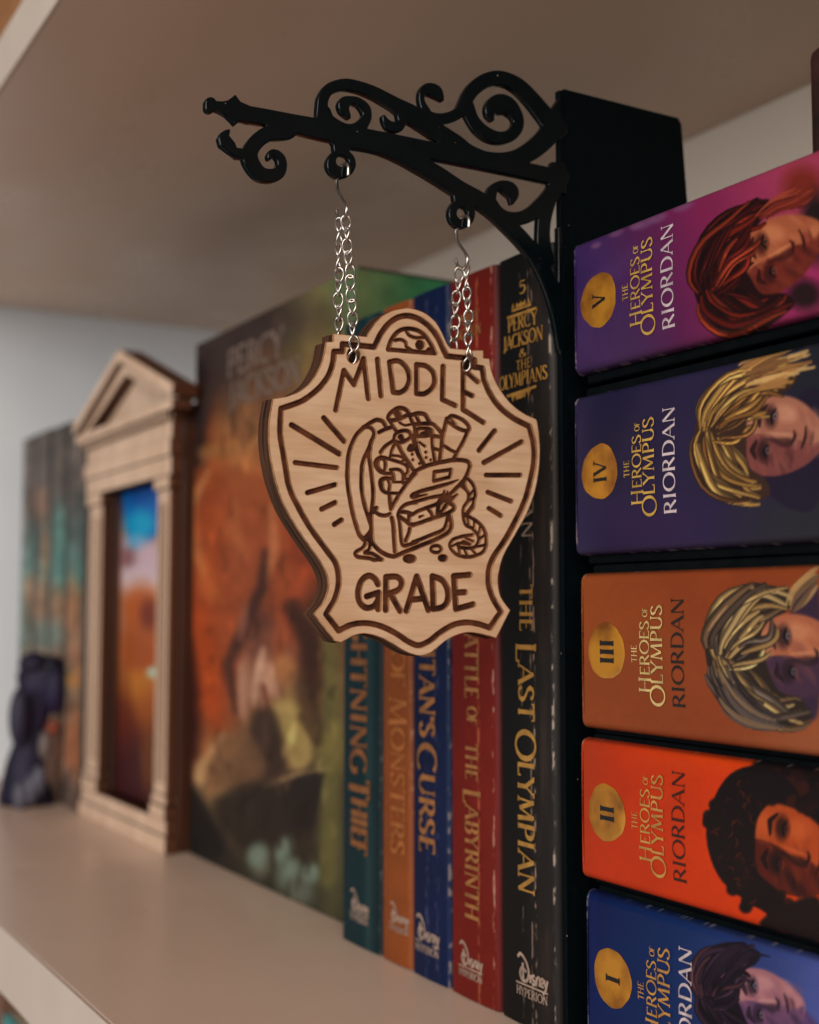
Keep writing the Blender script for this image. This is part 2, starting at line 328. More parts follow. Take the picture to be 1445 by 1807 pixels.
# ------------------------------------------------------------------ cut-out outlines: union of round strokes and polygons, traced as closed contours
class Field:
    def __init__(s, x0, y0, x1, y1, step):
        s.x0, s.y0, s.h = x0, y0, step; s.nx = int((x1 - x0) / step) + 1; s.ny = int((y1 - y0) / step) + 1
        s.f = np.full((s.ny, s.nx), 30.0)
    def _win(s, xa, ya, xb, yb, m):
        i0 = max(0, int((xa - m - s.x0) / s.h)); i1 = min(s.nx, int((xb + m - s.x0) / s.h) + 2)
        j0 = max(0, int((ya - m - s.y0) / s.h)); j1 = min(s.ny, int((yb + m - s.y0) / s.h) + 2)
        X, Y = np.meshgrid(s.x0 + s.h * np.arange(i0, i1), s.y0 + s.h * np.arange(j0, j1)); return i0, i1, j0, j1, X, Y
    def chain(s, pts, r=None, smooth=True):
        """pts (x, y[, r]) joined by round strokes"""
        P = [tuple(p) if len(p) == 3 else (p[0], p[1], r) for p in pts]
        if smooth and len(P) > 2: P = [tuple(q) for q in smooth_path(P, 5)]
        if len(P) == 1: P = P * 2
        for a, b in zip(P[:-1], P[1:]):
            R = max(a[2], b[2]); i0, i1, j0, j1, X, Y = s._win(min(a[0], b[0]), min(a[1], b[1]), max(a[0], b[0]), max(a[1], b[1]), R + 4)
            dx, dy = b[0] - a[0], b[1] - a[1]; t = np.clip(((X - a[0]) * dx + (Y - a[1]) * dy) / (dx * dx + dy * dy + 1e-9), 0, 1)
            d = np.hypot(X - a[0] - dx * t, Y - a[1] - dy * t) - (a[2] + (b[2] - a[2]) * t)
            s.f[j0:j1, i0:i1] = np.minimum(s.f[j0:j1, i0:i1], d)
    def ellipse(s, cx, cy, rx, ry, cut=False):
        i0, i1, j0, j1, X, Y = s._win(cx - rx, cy - ry, cx + rx, cy + ry, 5)
        d = (np.hypot((X - cx) / rx, (Y - cy) / ry) - 1) * min(rx, ry)
        g = s.f[j0:j1, i0:i1]; s.f[j0:j1, i0:i1] = np.maximum(g, -d) if cut else np.minimum(g, d)
    def poly(s, P, margin=30):
        P = np.array(P, float); i0, i1, j0, j1, X, Y = s._win(P[:, 0].min(), P[:, 1].min(), P[:, 0].max(), P[:, 1].max(), 5)
        ins = np.zeros(X.shape, bool); d = np.full(X.shape, 12.0)
        for k in range(len(P)):
            a, b = P[k], P[(k + 1) % len(P)]; e = b - a
            if abs(e[1]) > 1e-9: ins ^= ((a[1] > Y) != (b[1] > Y)) & (X < e[0] * (Y - a[1]) / e[1] + a[0])
        for k in range(len(P)):
            a, b = P[k], P[(k + 1) % len(P)]; e = b - a
            q0, q1, r0, r1, XX, YY = s._win(min(a[0], b[0]), min(a[1], b[1]), max(a[0], b[0]), max(a[1], b[1]), 12)
            q0, q1, r0, r1 = max(q0, i0), min(q1, i1), max(r0, j0), min(r1, j1)
            if q1 <= q0 or r1 <= r0: continue
            sx = slice(q0 - i0, q1 - i0); sy = slice(r0 - j0, r1 - j0); XX = X[sy, sx]; YY = Y[sy, sx]
            t = np.clip(((XX - a[0]) * e[0] + (YY - a[1]) * e[1]) / (e @ e + 1e-9), 0, 1)
            d[sy, sx] = np.minimum(d[sy, sx], np.hypot(XX - a[0] - e[0] * t, YY - a[1] - e[1] * t))
        d = np.where(ins, -d, d); s.f[j0:j1, i0:i1] = np.minimum(s.f[j0:j1, i0:i1], d)
    def blur(s, n):
        for _ in range(n):
            f = s.f; g = f.copy(); g[1:-1, 1:-1] = (f[1:-1, 1:-1] * 4 + (f[:-2, 1:-1] + f[2:, 1:-1] + f[1:-1, :-2] + f[1:-1, 2:]) * 2 + f[:-2, :-2] + f[2:, 2:] + f[:-2, 2:] + f[2:, :-2]) / 16; s.f = g
def contours(F, f, level=0.0, tol=0.12):
    f = f - level; f = np.where(np.abs(f) < 1e-6, 1e-6, f)
    f[0, :] = f[-1, :] = 9; f[:, 0] = f[:, -1] = 9
    ins = f < 0; c = ins[:-1, :-1] * 1 + ins[:-1, 1:] * 2 + ins[1:, 1:] * 4 + ins[1:, :-1] * 8
    nxt = {}
    T = {1: [(3, 0)], 2: [(0, 1)], 3: [(3, 1)], 4: [(1, 2)], 5: [(3, 0), (1, 2)], 6: [(0, 2)], 7: [(3, 2)], 8: [(2, 3)], 9: [(2, 0)], 10: [(0, 1), (2, 3)], 11: [(2, 1)], 12: [(1, 3)], 13: [(1, 0)], 14: [(0, 3)]}
    jj, ii = np.where((c > 0) & (c < 15))
    def key(j, i, e):
        return (0, j, i) if e == 0 else (1, j, i + 1) if e == 1 else (0, j + 1, i) if e == 2 else (1, j, i)
    for j, i in zip(jj.tolist(), ii.tolist()):
        for a, b in T[int(c[j, i])]: nxt[key(j, i, a)] = key(j, i, b)
    def pt(k):
        o, j, i = k
        if o == 0: a, b = f[j, i], f[j, i + 1]; return (F.x0 + F.h * (i + a / (a - b)), F.y0 + F.h * j)
        a, b = f[j, i], f[j + 1, i]; return (F.x0 + F.h * i, F.y0 + F.h * (j + a / (a - b)))
    out = []
    while nxt:
        k0 = next(iter(nxt)); k = k0; loop = []
        while k in nxt: loop.append(pt(k)); k = nxt.pop(k)
        P = np.array(loop)
        if len(P) < 10: continue
        A = 0.5 * np.sum(P[:, 0] * np.roll(P[:, 1], -1) - P[:, 1] * np.roll(P[:, 0], -1))
        if abs(A) < 3: continue
        P = (P + np.roll(P, 1, 0) + np.roll(P, -1, 0)) / 3
        out.append(simplify(P, tol))
    return out
def simplify(P, tol):
    def dp(a, b):
        stack = [(a, b)]; keep = {a, b}
        while stack:
            a, b = stack.pop()
            if b - a < 2: continue
            d = P[b] - P[a]; L = np.hypot(*d) + 1e-9; q = np.abs((P[a + 1:b, 0] - P[a, 0]) * d[1] - (P[a + 1:b, 1] - P[a, 1]) * d[0]) / L
            k = int(np.argmax(q))
            if q[k] > tol: keep.add(a + 1 + k); stack += [(a, a + 1 + k), (a + 1 + k, b)]
        return keep
    n = len(P); h = n // 2; ks = sorted(dp(0, h) | dp(h, n - 1)); return P[ks]
def cutout(name, loops, X, thick, mat, parent=None, bevel=0.0, org=(0, 0, 0), bseg=2, trace=None):
    """closed photo outlines -> a sheet of real thickness whose front face lies on the plane x = X"""
    cu = D.curves.new(name, 'CURVE'); cu.dimensions = '2D'; cu.fill_mode = 'BOTH'
    cu.extrude = thick / 2 - bevel; cu.bevel_depth = bevel; cu.bevel_resolution = bseg; cu.offset = -bevel
    for L in loops:
        sp = cu.splines.new('POLY'); sp.points.add(len(L) - 1); co = []
        for p in L:
            q = onX(p[0], p[1], X if trace is None else trace); co += [q[1] - org[1], q[2] - org[2], 0, 1]
        sp.points.foreach_set('co', co); sp.use_cyclic_u = True
    tmp = D.objects.new(name + '_outline', cu); COL.objects.link(tmp); dg = bpy.context.evaluated_depsgraph_get()
    me = D.meshes.new_from_object(tmp.evaluated_get(dg)); D.objects.remove(tmp); D.curves.remove(cu)
    n = len(me.vertices); co = np.empty(n * 3, np.float32); me.vertices.foreach_get('co', co); co = co.reshape(-1, 3)
    new = np.stack([co[:, 2] + X - thick / 2 - org[0], co[:, 0], co[:, 1]], 1)   # (y, z, w) -> (x, y, z)
    me.vertices.foreach_set('co', new.ravel()); me.materials.clear(); me.update(); me.name = name
    return obj(name, me, mat, parent)

# ================================================================== the bookcase
YF, YB, ZC, XL, XR = 0.104, 0.360, 0.298, -0.829, 0.42
YS = 0.194           # line of the spines
def board(name, *a, mat=M_BOARD, bev=0.0007):
    o = obj(name, box_mesh(name, *a, bev=bev), mat); o['kind'] = 'structure'; return o
board('shelf', XL, XR, YF, YB, -0.0205, 0.0)
M_EDGE = noisy('edge_banding', (0.60, 0.50, 0.42), (0.635, 0.53, 0.45), 40, 0.4, 0.4, bump=.04)
for z0_, z1_ in ((-.0206, .0001), (ZC - .0001, ZC + .0196)): board('edge_band', XL, XR, YF - .0011, YF - .0001, z0_, z1_, mat=M_EDGE, bev=.0004)
board('upper_shelf', XL, XR, YF, YB, ZC, ZC + 0.0195)
board('lower_shelf', XL, XR, YF, YB, -0.3405, -0.320)
board('back_panel', XL, XR, YB + 0.0002, YB + 0.006, -0.34, 0.62, mat=M_WALLW, bev=0)
board('side_panel', XL - 0.019, XL - 0.0002, YF - 0.001, YB + 0.006, -0.34, 0.62, mat=M_SIDEW)

# ================================================================== bookend with the scrollwork arm
BX = -0.2568         # front face of the arm
def Z1(*pts): return [(340 + p[0] / 3.284, 100 + p[1] / 3.284, *(q / 3.284 for q in p[2:])) for p in pts]
def Z2(*pts): return [(700 + p[0] / 2.676, 100 + p[1] / 2.676, *(q / 2.676 for q in p[2:])) for p in pts]
be = thing('bookend', 'black scrollwork bracket bookend standing between the upright and the stacked paperbacks', 'bookend', (-0.258, 0.2, 0.0))
A = Field(352, 112, 1012, 640, 0.5)
A.poly(Z1((140, 262), (205, 250), (232, 232), (250, 216), (262, 234), (280, 258), (330, 280), (330, 385), (290, 372), (270, 376), (247, 397), (228, 372), (200, 345), (155, 318)))
A.chain(Z1((106, 264, 33), (106, 291, 33))); A.chain(Z1((115, 279, 27), (180, 290, 34)))
A.chain([(440.5, 201, 15), (471, 206, 14.5), (510, 215, 16), (565, 227, 18), (614, 237, 18), (651, 243, 16), (700, 252, 15.5), (786, 270, 15.5), (900, 294, 14.5), (975, 310, 14.5), (992, 313, 14.5)])
A.chain([(600, 243, 16), (640, 249, 15.5), (669, 255, 15.5), (702, 268, 15.5), (738, 287, 15.5), (775, 309, 15.5), (812, 333, 15), (845, 351, 15), (872, 371, 14), (898, 396, 13.5), (926, 425, 13.5), (950, 456, 13), (968, 491, 13), (981, 530, 12), (989, 570, 11), (994, 612, 8)])
A.chain(Z1((560, 425, 50), (520, 430, 50), (450, 440, 46), (390, 475, 45), (345, 530, 45), (335, 580, 46), (355, 630, 44), (395, 675, 42), (450, 688, 40), (500, 672, 37), (520, 632, 30), (515, 590, 27), (490, 562, 24), (464, 554, 20), (448, 570, 15), (448, 586, 12)))
A.poly(Z1((300, 590), (255, 588), (200, 545), (160, 515), (148, 470), (163, 440), (190, 422), (217, 416), (221, 432), (214, 455), (235, 480), (250, 500), (258, 525), (290, 528)))
A.ellipse(603, 288.5, 26, 26); A.poly([(588, 245), (621, 250), (617, 272), (590, 272)])
A.ellipse(816, 376, 23.5, 27); A.poly([(800, 335), (842, 352), (832, 372), (803, 372)])
A.chain(Z1((752, 345, 36), (753, 290, 33), (762, 232, 33), (800, 182, 34), (880, 158, 34), (960, 170, 34), (1050, 203, 36), (1130, 245, 38), (1190, 280, 42)) + Z2((60, 262, 43), (130, 305, 45), (200, 355, 42), (280, 405, 40), (330, 440, 36), (380, 464, 34), (430, 481, 35), (500, 487, 37), (570, 477, 41), (640, 442, 46), (700, 392, 48), (735, 350, 50)))
A.chain(Z1((765, 320, 40), (785, 365, 40), (830, 405, 45), (885, 432, 48), (940, 425, 42), (985, 393, 36), (1013, 345, 28), (1003, 295, 28), (958, 256, 24), (910, 252, 27), (882, 268, 36), (882, 305, 28), (900, 333, 18), (911, 350, 9)))
A.chain(Z1((1210, 335, 24), (1215, 380, 24), (1192, 404, 33), (1152, 400, 28), (1122, 370, 18), (1110, 345, 11)))
A.chain(Z2((142, 255, 20), (122, 210, 14), (124, 168, 17), (150, 150, 28), (185, 160, 30), (206, 182, 19), (220, 203, 6)))
A.chain(Z2((140, 268, 24), (170, 286, 26), (215, 292, 27), (265, 280, 27), (305, 255, 28), (325, 220, 30), (345, 180, 32), (372, 146, 34), (420, 112, 35), (475, 98, 35), (530, 108, 34), (585, 140, 35), (640, 195, 36), (690, 255, 38), (735, 310, 42), (765, 340, 45)))
A.chain(Z2((340, 235, 30), (362, 290, 27), (395, 335, 29), (440, 368, 31), (490, 382, 30), (540, 370, 30), (572, 335, 28), (577, 295, 26), (558, 258, 32), (525, 228, 42), (485, 222, 48), (450, 238, 30), (445, 270, 20), (456, 296, 8)))
A.chain(Z2((448, 665, 24), (460, 625, 23), (495, 605, 22), (535, 622, 34), (555, 650, 25), (550, 688, 9)))
A.chain(Z2((455, 690, 24), (480, 728, 26), (520, 757, 30), (580, 762, 32), (640, 740, 35), (690, 700, 38), (735, 650, 38), (765, 600, 38)))
A.chain(Z2((720, 690, 33), (702, 760, 32), (696, 830, 31), (700, 900, 33), (720, 960, 30)))
A.poly([(974, 285), (1000, 285), (1000, 345), (968, 330)])
A.poly([(976, 190), (992, 165), (992, 250), (970, 240)])
A.poly([(985, 400), (994, 400), (998, 625), (990, 625), (986, 560)])
A.blur(3)
A.ellipse(604.8, 284, 11, 9.6, cut=True); A.ellipse(816.5, 376, 9.6, 10.2, cut=True)
cutout('scroll_arm', contours(A, A.f), BX, 0.0019, M_ACRYL, be, bevel=0.00035, bseg=3)
PXF = -0.2573
pl = [onX(px, py, PXF) for px, py in [(988, 156), (1196, 209), (1202, 214), (1213, 360)]]
Yp = 0.1956
prof = [(Yp, 0.0012), (Yp, 0.2375), (Yp + .0012, 0.2386), (pl[1][1], 0.2386), (pl[2][1], 0.2372), (pl[3][1], pl[3][2]), (0.262, 0.0012)]
bm = bmesh.new(); f = bm.faces.new([bm.verts.new((PXF, y, z)) for y, z in prof]); r = bmesh.ops.extrude_face_region(bm, geom=[f])
for v in r['geom']:
    if isinstance(v, bmesh.types.BMVert): v.co.x -= 0.0014
obj('upright_plate', bm_mesh('upright_plate', bm), M_MATTE, be)
obj('foot_plate', box_mesh('foot_plate', PXF - .0013, -0.17, Yp + .0004, 0.262, 0.0002, 0.0011, bev=.0002), M_MATTE, be)
obj('front_flange', box_mesh('front_flange', PXF - .0014, PXF + 0.0004, Yp - 0.0006, Yp - 0.0001, 0.0012, 0.2378, bev=.0001), M_MATTE, be)

# ================================================================== the hanging sign
SX = -0.2562
m, nt, b = new_mat('maple_veneer', 0.42, 0.35)
c1, h1 = noise_mix(nt, (0.61, 0.415, 0.265), (0.70, 0.50, 0.335), 60, detail=6, stretch=(1, 1.0, 9), lo=.3, hi=.7)
c2, h2 = noise_mix(nt, (0.84, 0.79, 0.74), (1, 1, 1), 900, detail=3, stretch=(1, 0.10, 1.6), lo=.3, hi=.62)
mx = nt.nodes.new('ShaderNodeMix'); mx.data_type = 'RGBA'; mx.blend_type = 'MULTIPLY'; mx.inputs[0].default_value = 0.55
nt.links.new(c1, mx.inputs[6]); nt.links.new(c2, mx.inputs[7])
c3, h3 = noise_mix(nt, (0.80, 0.68, 0.56), (1, 1, 1), 38, detail=3, stretch=(1, .8, 1.2), lo=.36, hi=.56)      # smoke stains from the cutting
m2 = nt.nodes.new('ShaderNodeMix'); m2.data_type = 'RGBA'; m2.blend_type = 'MULTIPLY'; m2.inputs[0].default_value = 0.6
nt.links.new(mx.outputs[2], m2.inputs[6]); nt.links.new(c3, m2.inputs[7]); nt.links.new(m2.outputs[2], b.inputs['Base Color'])
add_bump(nt, b, h2, 0.12, 0.00012); M_VENEER = m
M_BURN = noisy('laser_burnt_wood', (0.026, 0.008, 0.005), (0.125, 0.040, 0.016), 230, 0.75, 0.2, bump=0.5, dist=0.0002)
m, nt, b = new_mat('burnt_ply_edge', 0.7, 0.2)
c1, h1 = noise_mix(nt, (0.020, 0.0085, 0.005), (0.10, 0.042, 0.021), 420, detail=3, stretch=(3.2, .15, .15), lo=.30, hi=.66)
nt.links.new(c1, b.inputs['Base Color']); add_bump(nt, b, h1, 0.5, 0.0002); M_PLY = m
def Z3(*pts): return [(440 + p[0] / 2.676, 520 + p[1] / 2.676, *(q / 2.676 for q in p[2:])) for p in pts]
def Z4(*pts): return [(440 + p[0] / 2.676, 820 + p[1] / 2.676, *(q / 2.676 for q in p[2:])) for p in pts]
def Za(*pts): return [(600 + p[0] / 10.32, 700 + p[1] / 10.32, *(q / 10.32 for q in p[2:])) for p in pts]
def Zb(*pts): return [(720 + p[0] / 9.03, 700 + p[1] / 9.03, *(q / 9.03 for q in p[2:])) for p in pts]
def Zc(*pts): return [(600 + p[0] / 10.32, 840 + p[1] / 10.32, *(q / 10.32 for q in p[2:])) for p in pts]
def Zd(*pts): return [(720 + p[0] / 9.03, 840 + p[1] / 9.03, *(q / 9.03 for q in p[2:])) for p in pts]
def path(*runs):
    """smooth runs meeting in sharp corners"""
    out = []
    for r in runs: out += [tuple(q) for q in (smooth_path(r, 6) if len(r) > 2 else r)]
    return out
OUT = path(
    [(588.6, 588.6), (647.6, 594)], [(650, 588), (655.6, 579.4), (665, 567), (680, 554), (697, 547), (716, 543.6), (723, 543.7), (745, 550), (764.6, 564), (778, 583), (788.5, 606), (795, 614.6)],
    [(834, 618), (853, 618)], [(853, 632), (863.7, 633)], [(864.5, 640), (867.5, 655), (875, 674.7), (889, 697), (905.7, 716), (925, 730), (946, 739.7)],
    [(948, 745), (952.5, 782), (951.6, 821), (944.5, 865), (929.5, 906), (907, 947), (888.4, 980.7), (880, 1010.6), (879, 1033), (884.7, 1055.4), (900.4, 1077)],
    [(875.4, 1126.4), (858.5, 1121), (832.4, 1116), (810, 1119), (787.5, 1130), (769, 1145), (757, 1153), (743, 1157), (730, 1155), (713, 1148), (686.6, 1132), (664, 1122), (642, 1118), (623, 1122), (602, 1134)],
    [(591, 1131), (554, 1083.5)], [(569, 1066.6), (578, 1046), (580, 1025.5), (572.7, 1003), (556, 977), (529.7, 939.6), (503.5, 894.7), (487, 850), (477.5, 805), (474.5, 770), (476, 737), (482, 703.5)],
    [(507, 699.5), (529.7, 690), (548.4, 675), (563, 652), (571, 630), (576, 603.5)], [(588.6, 602.5), (588.6, 600)])
G = Field(455, 525, 970, 1175, 0.5); G.poly(OUT); outline = G.f.copy()
K = Field(455, 525, 970, 1175, 0.5)
def cut(r, *pts, smooth=True): K.chain(pts, r, smooth)
# border line
border = path(Z3((440, 232), (590, 247)), Z3((602, 222), (622, 182), (660, 135), (700, 108), (748, 99), (800, 114), (850, 150), (888, 198), (912, 248), (932, 290)), Z3((1000, 297), (1062, 308)),
    Z3((1062, 342), (1100, 346)), Z3((1108, 400), (1135, 465), (1183, 532), (1250, 585), (1322, 622)), Z3((1340, 690), (1346, 760), (1338, 830), (1310, 945)) + Z4((1292, 192), (1270, 240), (1212, 348), (1152, 438), (1131, 500), (1131, 570), (1150, 630), (1188, 695)),
    Z4((1135, 770), (1080, 752), (1020, 745), (960, 758), (900, 793), (850, 832), (800, 853), (750, 835), (690, 795), (620, 762), (550, 748), (480, 756), (422, 784)), Z4((362, 706),),
    Z4((402, 640), (419, 580), (421, 520), (405, 460), (360, 398), (290, 302), (232, 202), (188, 105), (170, 5)) + Z3((160, 745), (145, 650), (150, 537)), Z3((200, 521), (255, 498), (322, 448), (370, 388), (393, 328), (400, 268)), Z3((440, 268), (440, 232)))
K.chain([(p[0], p[1]) for p in border], 4.7, smooth=False)
# half-moon and its squiggles
cut(3.6, *path(Z3((655, 259), (670, 215), (700, 176), (742, 160), (790, 167), (828, 192), (858, 235), (878, 277)), Z3((655, 259),)), smooth=False)
cut(2.8, *Z3((688, 216), (715, 212), (738, 225), (742, 245), (765, 262))); cut(2.8, *Z3((742, 172), (755, 192), (785, 203), (822, 202)))
cut(2.4, *Z3((790, 236), (800, 220), (818, 226), (824, 240), (812, 254), (796, 250), (790, 236))); K.chain(Z3((806, 238, 9)),); cut(3.0, *Z3((838, 268), (850, 256), (864, 268)))
# words
def word(r, frame, *strokes):
    for s_ in strokes: K.chain(frame(*s_), r, smooth=len(s_) > 3)
def poly_word(r, frame, *strokes):
    for s_ in strokes: K.chain(frame(*s_), r, smooth=False)
poly_word(4.3, Z3, [(408, 545), (447, 358), (495, 425), (540, 302), (562, 490)], [(605, 305), (622, 478)], [(662, 318), (680, 460)], [(790, 330), (790, 465)], [(915, 338), (912, 495), (972, 523)],
          [(1010, 325), (1010, 543), (1105, 603)], [(1012, 352), (1078, 411)], [(1014, 458), (1052, 477)])
word(4.3, Z3, [(662, 318), (705, 313), (742, 345), (756, 395), (742, 440), (712, 462), (680, 461)], [(790, 331), (832, 336), (867, 366), (875, 410), (860, 445), (825, 468), (790, 466)])
word(5.0, Z4, [(608, 565), (592, 537), (562, 524), (530, 548), (514, 600), (522, 650), (552, 676), (588, 668), (608, 640)], [(648, 530), (698, 530), (720, 556), (706, 590), (650, 612)], [(865, 527), (910, 545), (936, 590), (936, 642), (913, 672), (870, 682)])
poly_word(5.0, Z4, [(555, 622), (610, 604), (608, 682)], [(646, 530), (645, 686)], [(668, 612), (712, 690)], [(742, 690), (791, 528), (846, 686)], [(764, 638), (820, 632)], [(865, 527), (870, 682)], [(1040, 520), (966, 526), (976, 682), (1056, 660)], [(972, 605), (1018, 602)])
# rays
for fr, a, b_, r in [(Z3, (200, 615), (425, 752), 4.7), (Z3, (352, 582), (447, 692), 4.5), (Z3, (217, 793), (413, 817), 4.1), (Z3, (275, 935), (405, 897), 4.2), (Z4, (342, 210), (405, 179), 4.3), (Z4, (402, 282), (434, 262), 4.3),
                     (Z3, (1085, 735), (1158, 643), 4.2), (Z3, (1108, 793), (1285, 695), 4.2), (Z3, (1118, 852), (1278, 852), 3.9), (Z4, (1127, 130), (1235, 172), 3.9), (Z4, (1132, 206), (1186, 240), 3.9)]:
    K.chain(fr(a, b_), r)
# satchel, scrolls and rope
L = 3.6
cut(L, *Za((830, 530), (780, 455), (700, 425), (640, 430), (520, 500), (400, 590), (300, 700), (220, 850), (170, 1000), (145, 1150), (135, 1350)), *Zc((133, 0), (148, 200), (182, 420), (232, 680), (292, 900), (350, 1060), (420, 1150)))
cut(L, *Za((430, 555), (520, 550), (590, 590), (625, 660), (612, 735), (568, 820), (545, 900), (498, 1000), (440, 1130), (405, 1250), (395, 1400)), *Zc((392, 0), (395, 200), (420, 400), (470, 600), (530, 780), (560, 870)))
cut(L, *Za((548, 930), (532, 1100), (555, 1250), (575, 1400)), *Zc((580, 0), (602, 200), (605, 400), (585, 580), (566, 750), (572, 900), (580, 1080), (592, 1200), (640, 1280), (740, 1375), (850, 1435), (950, 1462), (1020, 1455), (1200, 1375), (1420, 1295)), *Zd((60, 1165), (200, 1110), (400, 1030), (560, 955), (660, 880), (692, 800), (685, 700), (660, 590)))
cut(3.2, *Zc((560, 1000), (500, 1080), (440, 1140), (460, 1200), (450, 1260), (400, 1320), (310, 1370), (280, 1420), (325, 1472), (450, 1490), (540, 1500), (620, 1528), (700, 1520), (765, 1522)))
cut(3.0, *Zc((556, 1150), (552, 1260), (530, 1340), (455, 1398), (560, 1405), (640, 1440), (720, 1490), (770, 1525))); K.chain(Zc((565, 1050, 45), (530, 1130, 52), (560, 1210, 35)))
cut(3.2, *Zc((668, 580), (640, 630), (690, 690), (780, 718), (860, 714), (915, 690))); K.chain(Zc((660, 590, 40), (620, 650, 42)))
cut(3.6, *Zc((945, 765), (972, 900), (985, 1100), (1002, 1375)))
cut(L, *Zc((905, 330), (915, 500), (930, 600)), smooth=False); cut(3.4, *Zc((932, 600), (1050, 385), (1130, 265), (1240, 110), (1390, -60)))
cut(3.6, *Zb((15, 1350), (60, 1265), (130, 1185), (280, 1110), (450, 1060), (600, 1030), (720, 1010), (850, 1010), (945, 1030), (985, 1082), (972, 1165), (930, 1270), (875, 1355), (800, 1430)), *Zd((700, 270), (650, 310)))
cut(3.2, *Zc((1400, 480), (1300, 490), (1180, 530), (1100, 610), (1062, 710), (1082, 800), (1100, 950), (1110, 1100), (1130, 1230), (1175, 1270), (1300, 1240), (1420, 1195)), *Zd((80, 1055), (200, 1010), (400, 930), (540, 870), (600, 800), (640, 640)))
cut(3.4, *Zc((1075, 735), (1180, 805), (1260, 870), (1340, 893)), *Zd((20, 765), (90, 772), (200, 745), (300, 705), (500, 640), (640, 590), (715, 545), (740, 495), (705, 440)))
cut(3.0, *Zd((-20, 445), (150, 400), (350, 345), (540, 310))); cut(3.2, *Zc((1120, 652), (1220, 660), (1300, 690)), *Zd((40, 620), (90, 605), (160, 560), (300, 505), (430, 460), (520, 400)))
cut(3.2, *Zd((330, 535), (375, 590), (395, 655))); K.chain(Zd((185, 652, 18), (245, 630, 12))); cut(3.4, *Zc((1262, 720), (1258, 850)))
for p in [((560, 330, 50), (640, 375, 70)), ((650, 350, 60), (720, 345, 30)), ((580, 225, 10), (570, 330, 40)), ((632, 240, 10), (620, 330, 30)), ((785, 295, 18), (700, 370, 40)), ((500, 440, 45), (470, 600, 32)), ((610, 460, 32), (520, 600, 26)), ((540, 380, 60), (480, 470, 40)), ((680, 430, 40), (730, 480, 22))]: K.chain(Zd(*p))
cut(3.0, *Zc((1270, 955), (1250, 1050), (1196, 1180)))
cut(3.0, *Zb((420, 1200), (690, 1160), (668, 1280), (412, 1345), (420, 1200)), smooth=False)
K.chain(Zd((800, 60, 8), (650, 120, 26), (400, 190, 30), (200, 245, 32), (75, 320, 45), (180, 318, 24), (310, 292, 8)))
for fr, cx, cy, rx, ry, r in [(Zc, 1268, 1505, 90, 50, 3.1), (Zd, 450, 1165, 82, 55, 2.9), (Zd, 556, 1307, 52, 32, 3.0)]:
    K.chain(fr(*[(cx + rx * math.cos(t), cy + ry * math.sin(t)) for t in np.linspace(0, 2 * math.pi, 25)]), r, smooth=False)
K.chain(Zc((1235, 1512, 42), (1300, 1498, 42)))
cut(2.9, *Zd((865, 165), (930, 220), (968, 300), (955, 400), (890, 500), (880, 620), (900, 720), (935, 790), (1020, 830), (1080, 890), (1128, 970), (1120, 1060), (1060, 1135), (960, 1150), (850, 1140), (800, 1110), (860, 1065), (990, 1090)))
cut(2.9, *Zd((930, 20), (1020, 110), (1070, 220), (1072, 320), (1045, 420), (1035, 500), (985, 570), (975, 640), (1080, 710), (1180, 800), (1230, 900), (1248, 1000), (1240, 1120), (1200, 1205), (1100, 1262), (950, 1292), (800, 1262), (705, 1185), (668, 1100), (710, 1020), (800, 980), (900, 955), (1030, 938)))
K.chain(Zd((905, 60, 35), (880, 120, 45), (930, 210, 18)))
for a, b_ in [((1045, 225), (970, 330)), ((1062, 340), (955, 410)), ((1035, 450), (900, 635)), ((880, 640), (975, 645)), ((955, 660), (972, 785)), ((1060, 705), (1055, 850)), ((1155, 790), (1130, 930)), ((1235, 930), (1130, 1010)), ((1242, 1095), (1085, 1130)), ((1000, 1150), (1090, 1255)), ((895, 1150), (950, 1280)), ((800, 1115), (830, 1262)), ((690, 1130), (800, 1065)), ((1040, 1040), (920, 985)), ((990, 1090), (880, 1040))]: K.chain(Zd(a, b_), 2.1)
cut(L, *Za((935, 470), (885, 400), (890, 345), (940, 280), (1040, 215), (1120, 205), (1200, 240), (1252, 295), (1200, 350), (1080, 405), (970, 430), (920, 430))); K.chain(Za((1030, 270, 70), (1060, 330, 70)))
cut(3.2, *Za((920, 450), (980, 560), (1035, 640))); cut(3.4, *Za((1260, 300), (1310, 440), (1365, 560), (1370, 690))); cut(1.9, *Za((1080, 465), (1130, 500), (1190, 522), (1310, 500))); K.chain(Za((1105, 482, 26)))
cut(3.3, *Za((710, 650), (830, 590), (960, 550)), smooth=False)
cut(3.2, *Za((990, 770), (1010, 690), (1100, 630), (1220, 622), (1290, 685), (1265, 755), (1150, 822), (1040, 826), (985, 780))); K.chain(Za((1110, 735, 58), (1150, 790, 40)))
cut(3.4, *Za((1050, 850), (1120, 1000), (1200, 1130), (1290, 1260), (1360, 1370)))
K.chain(Zb((95, 640, 45), (125, 760, 46), (165, 900, 42), (215, 1000, 34), (265, 1110, 28)))
cut(3.2, *Za((980, 800), (830, 900), (740, 1010))); cut(2.8, *Za((1010, 850), (950, 960), (920, 1100))); cut(2.2, *Za((960, 1070), (1060, 1080), (1150, 1110)))
K.chain(Za((745, 1105, 38), (675, 1165, 48), (668, 1250, 50), (720, 1345, 42), (830, 1395, 34), (940, 1400, 28))); cut(3.0, *Za((745, 1105), (815, 1160), (828, 1260), (810, 1370)))
cut(2.8, *Za((790, 1105), (950, 1150), (1120, 1205), (1225, 1270), (1235, 1370), (1180, 1435))); cut(2.6, *Za((915, 1330), (1040, 1322), (1120, 1360), (1160, 1440))); K.chain(Za((935, 1345, 34), (968, 1430, 34), (980, 1540, 34))); cut(3.0, *Za((1155, 1420), (1150, 1570)))
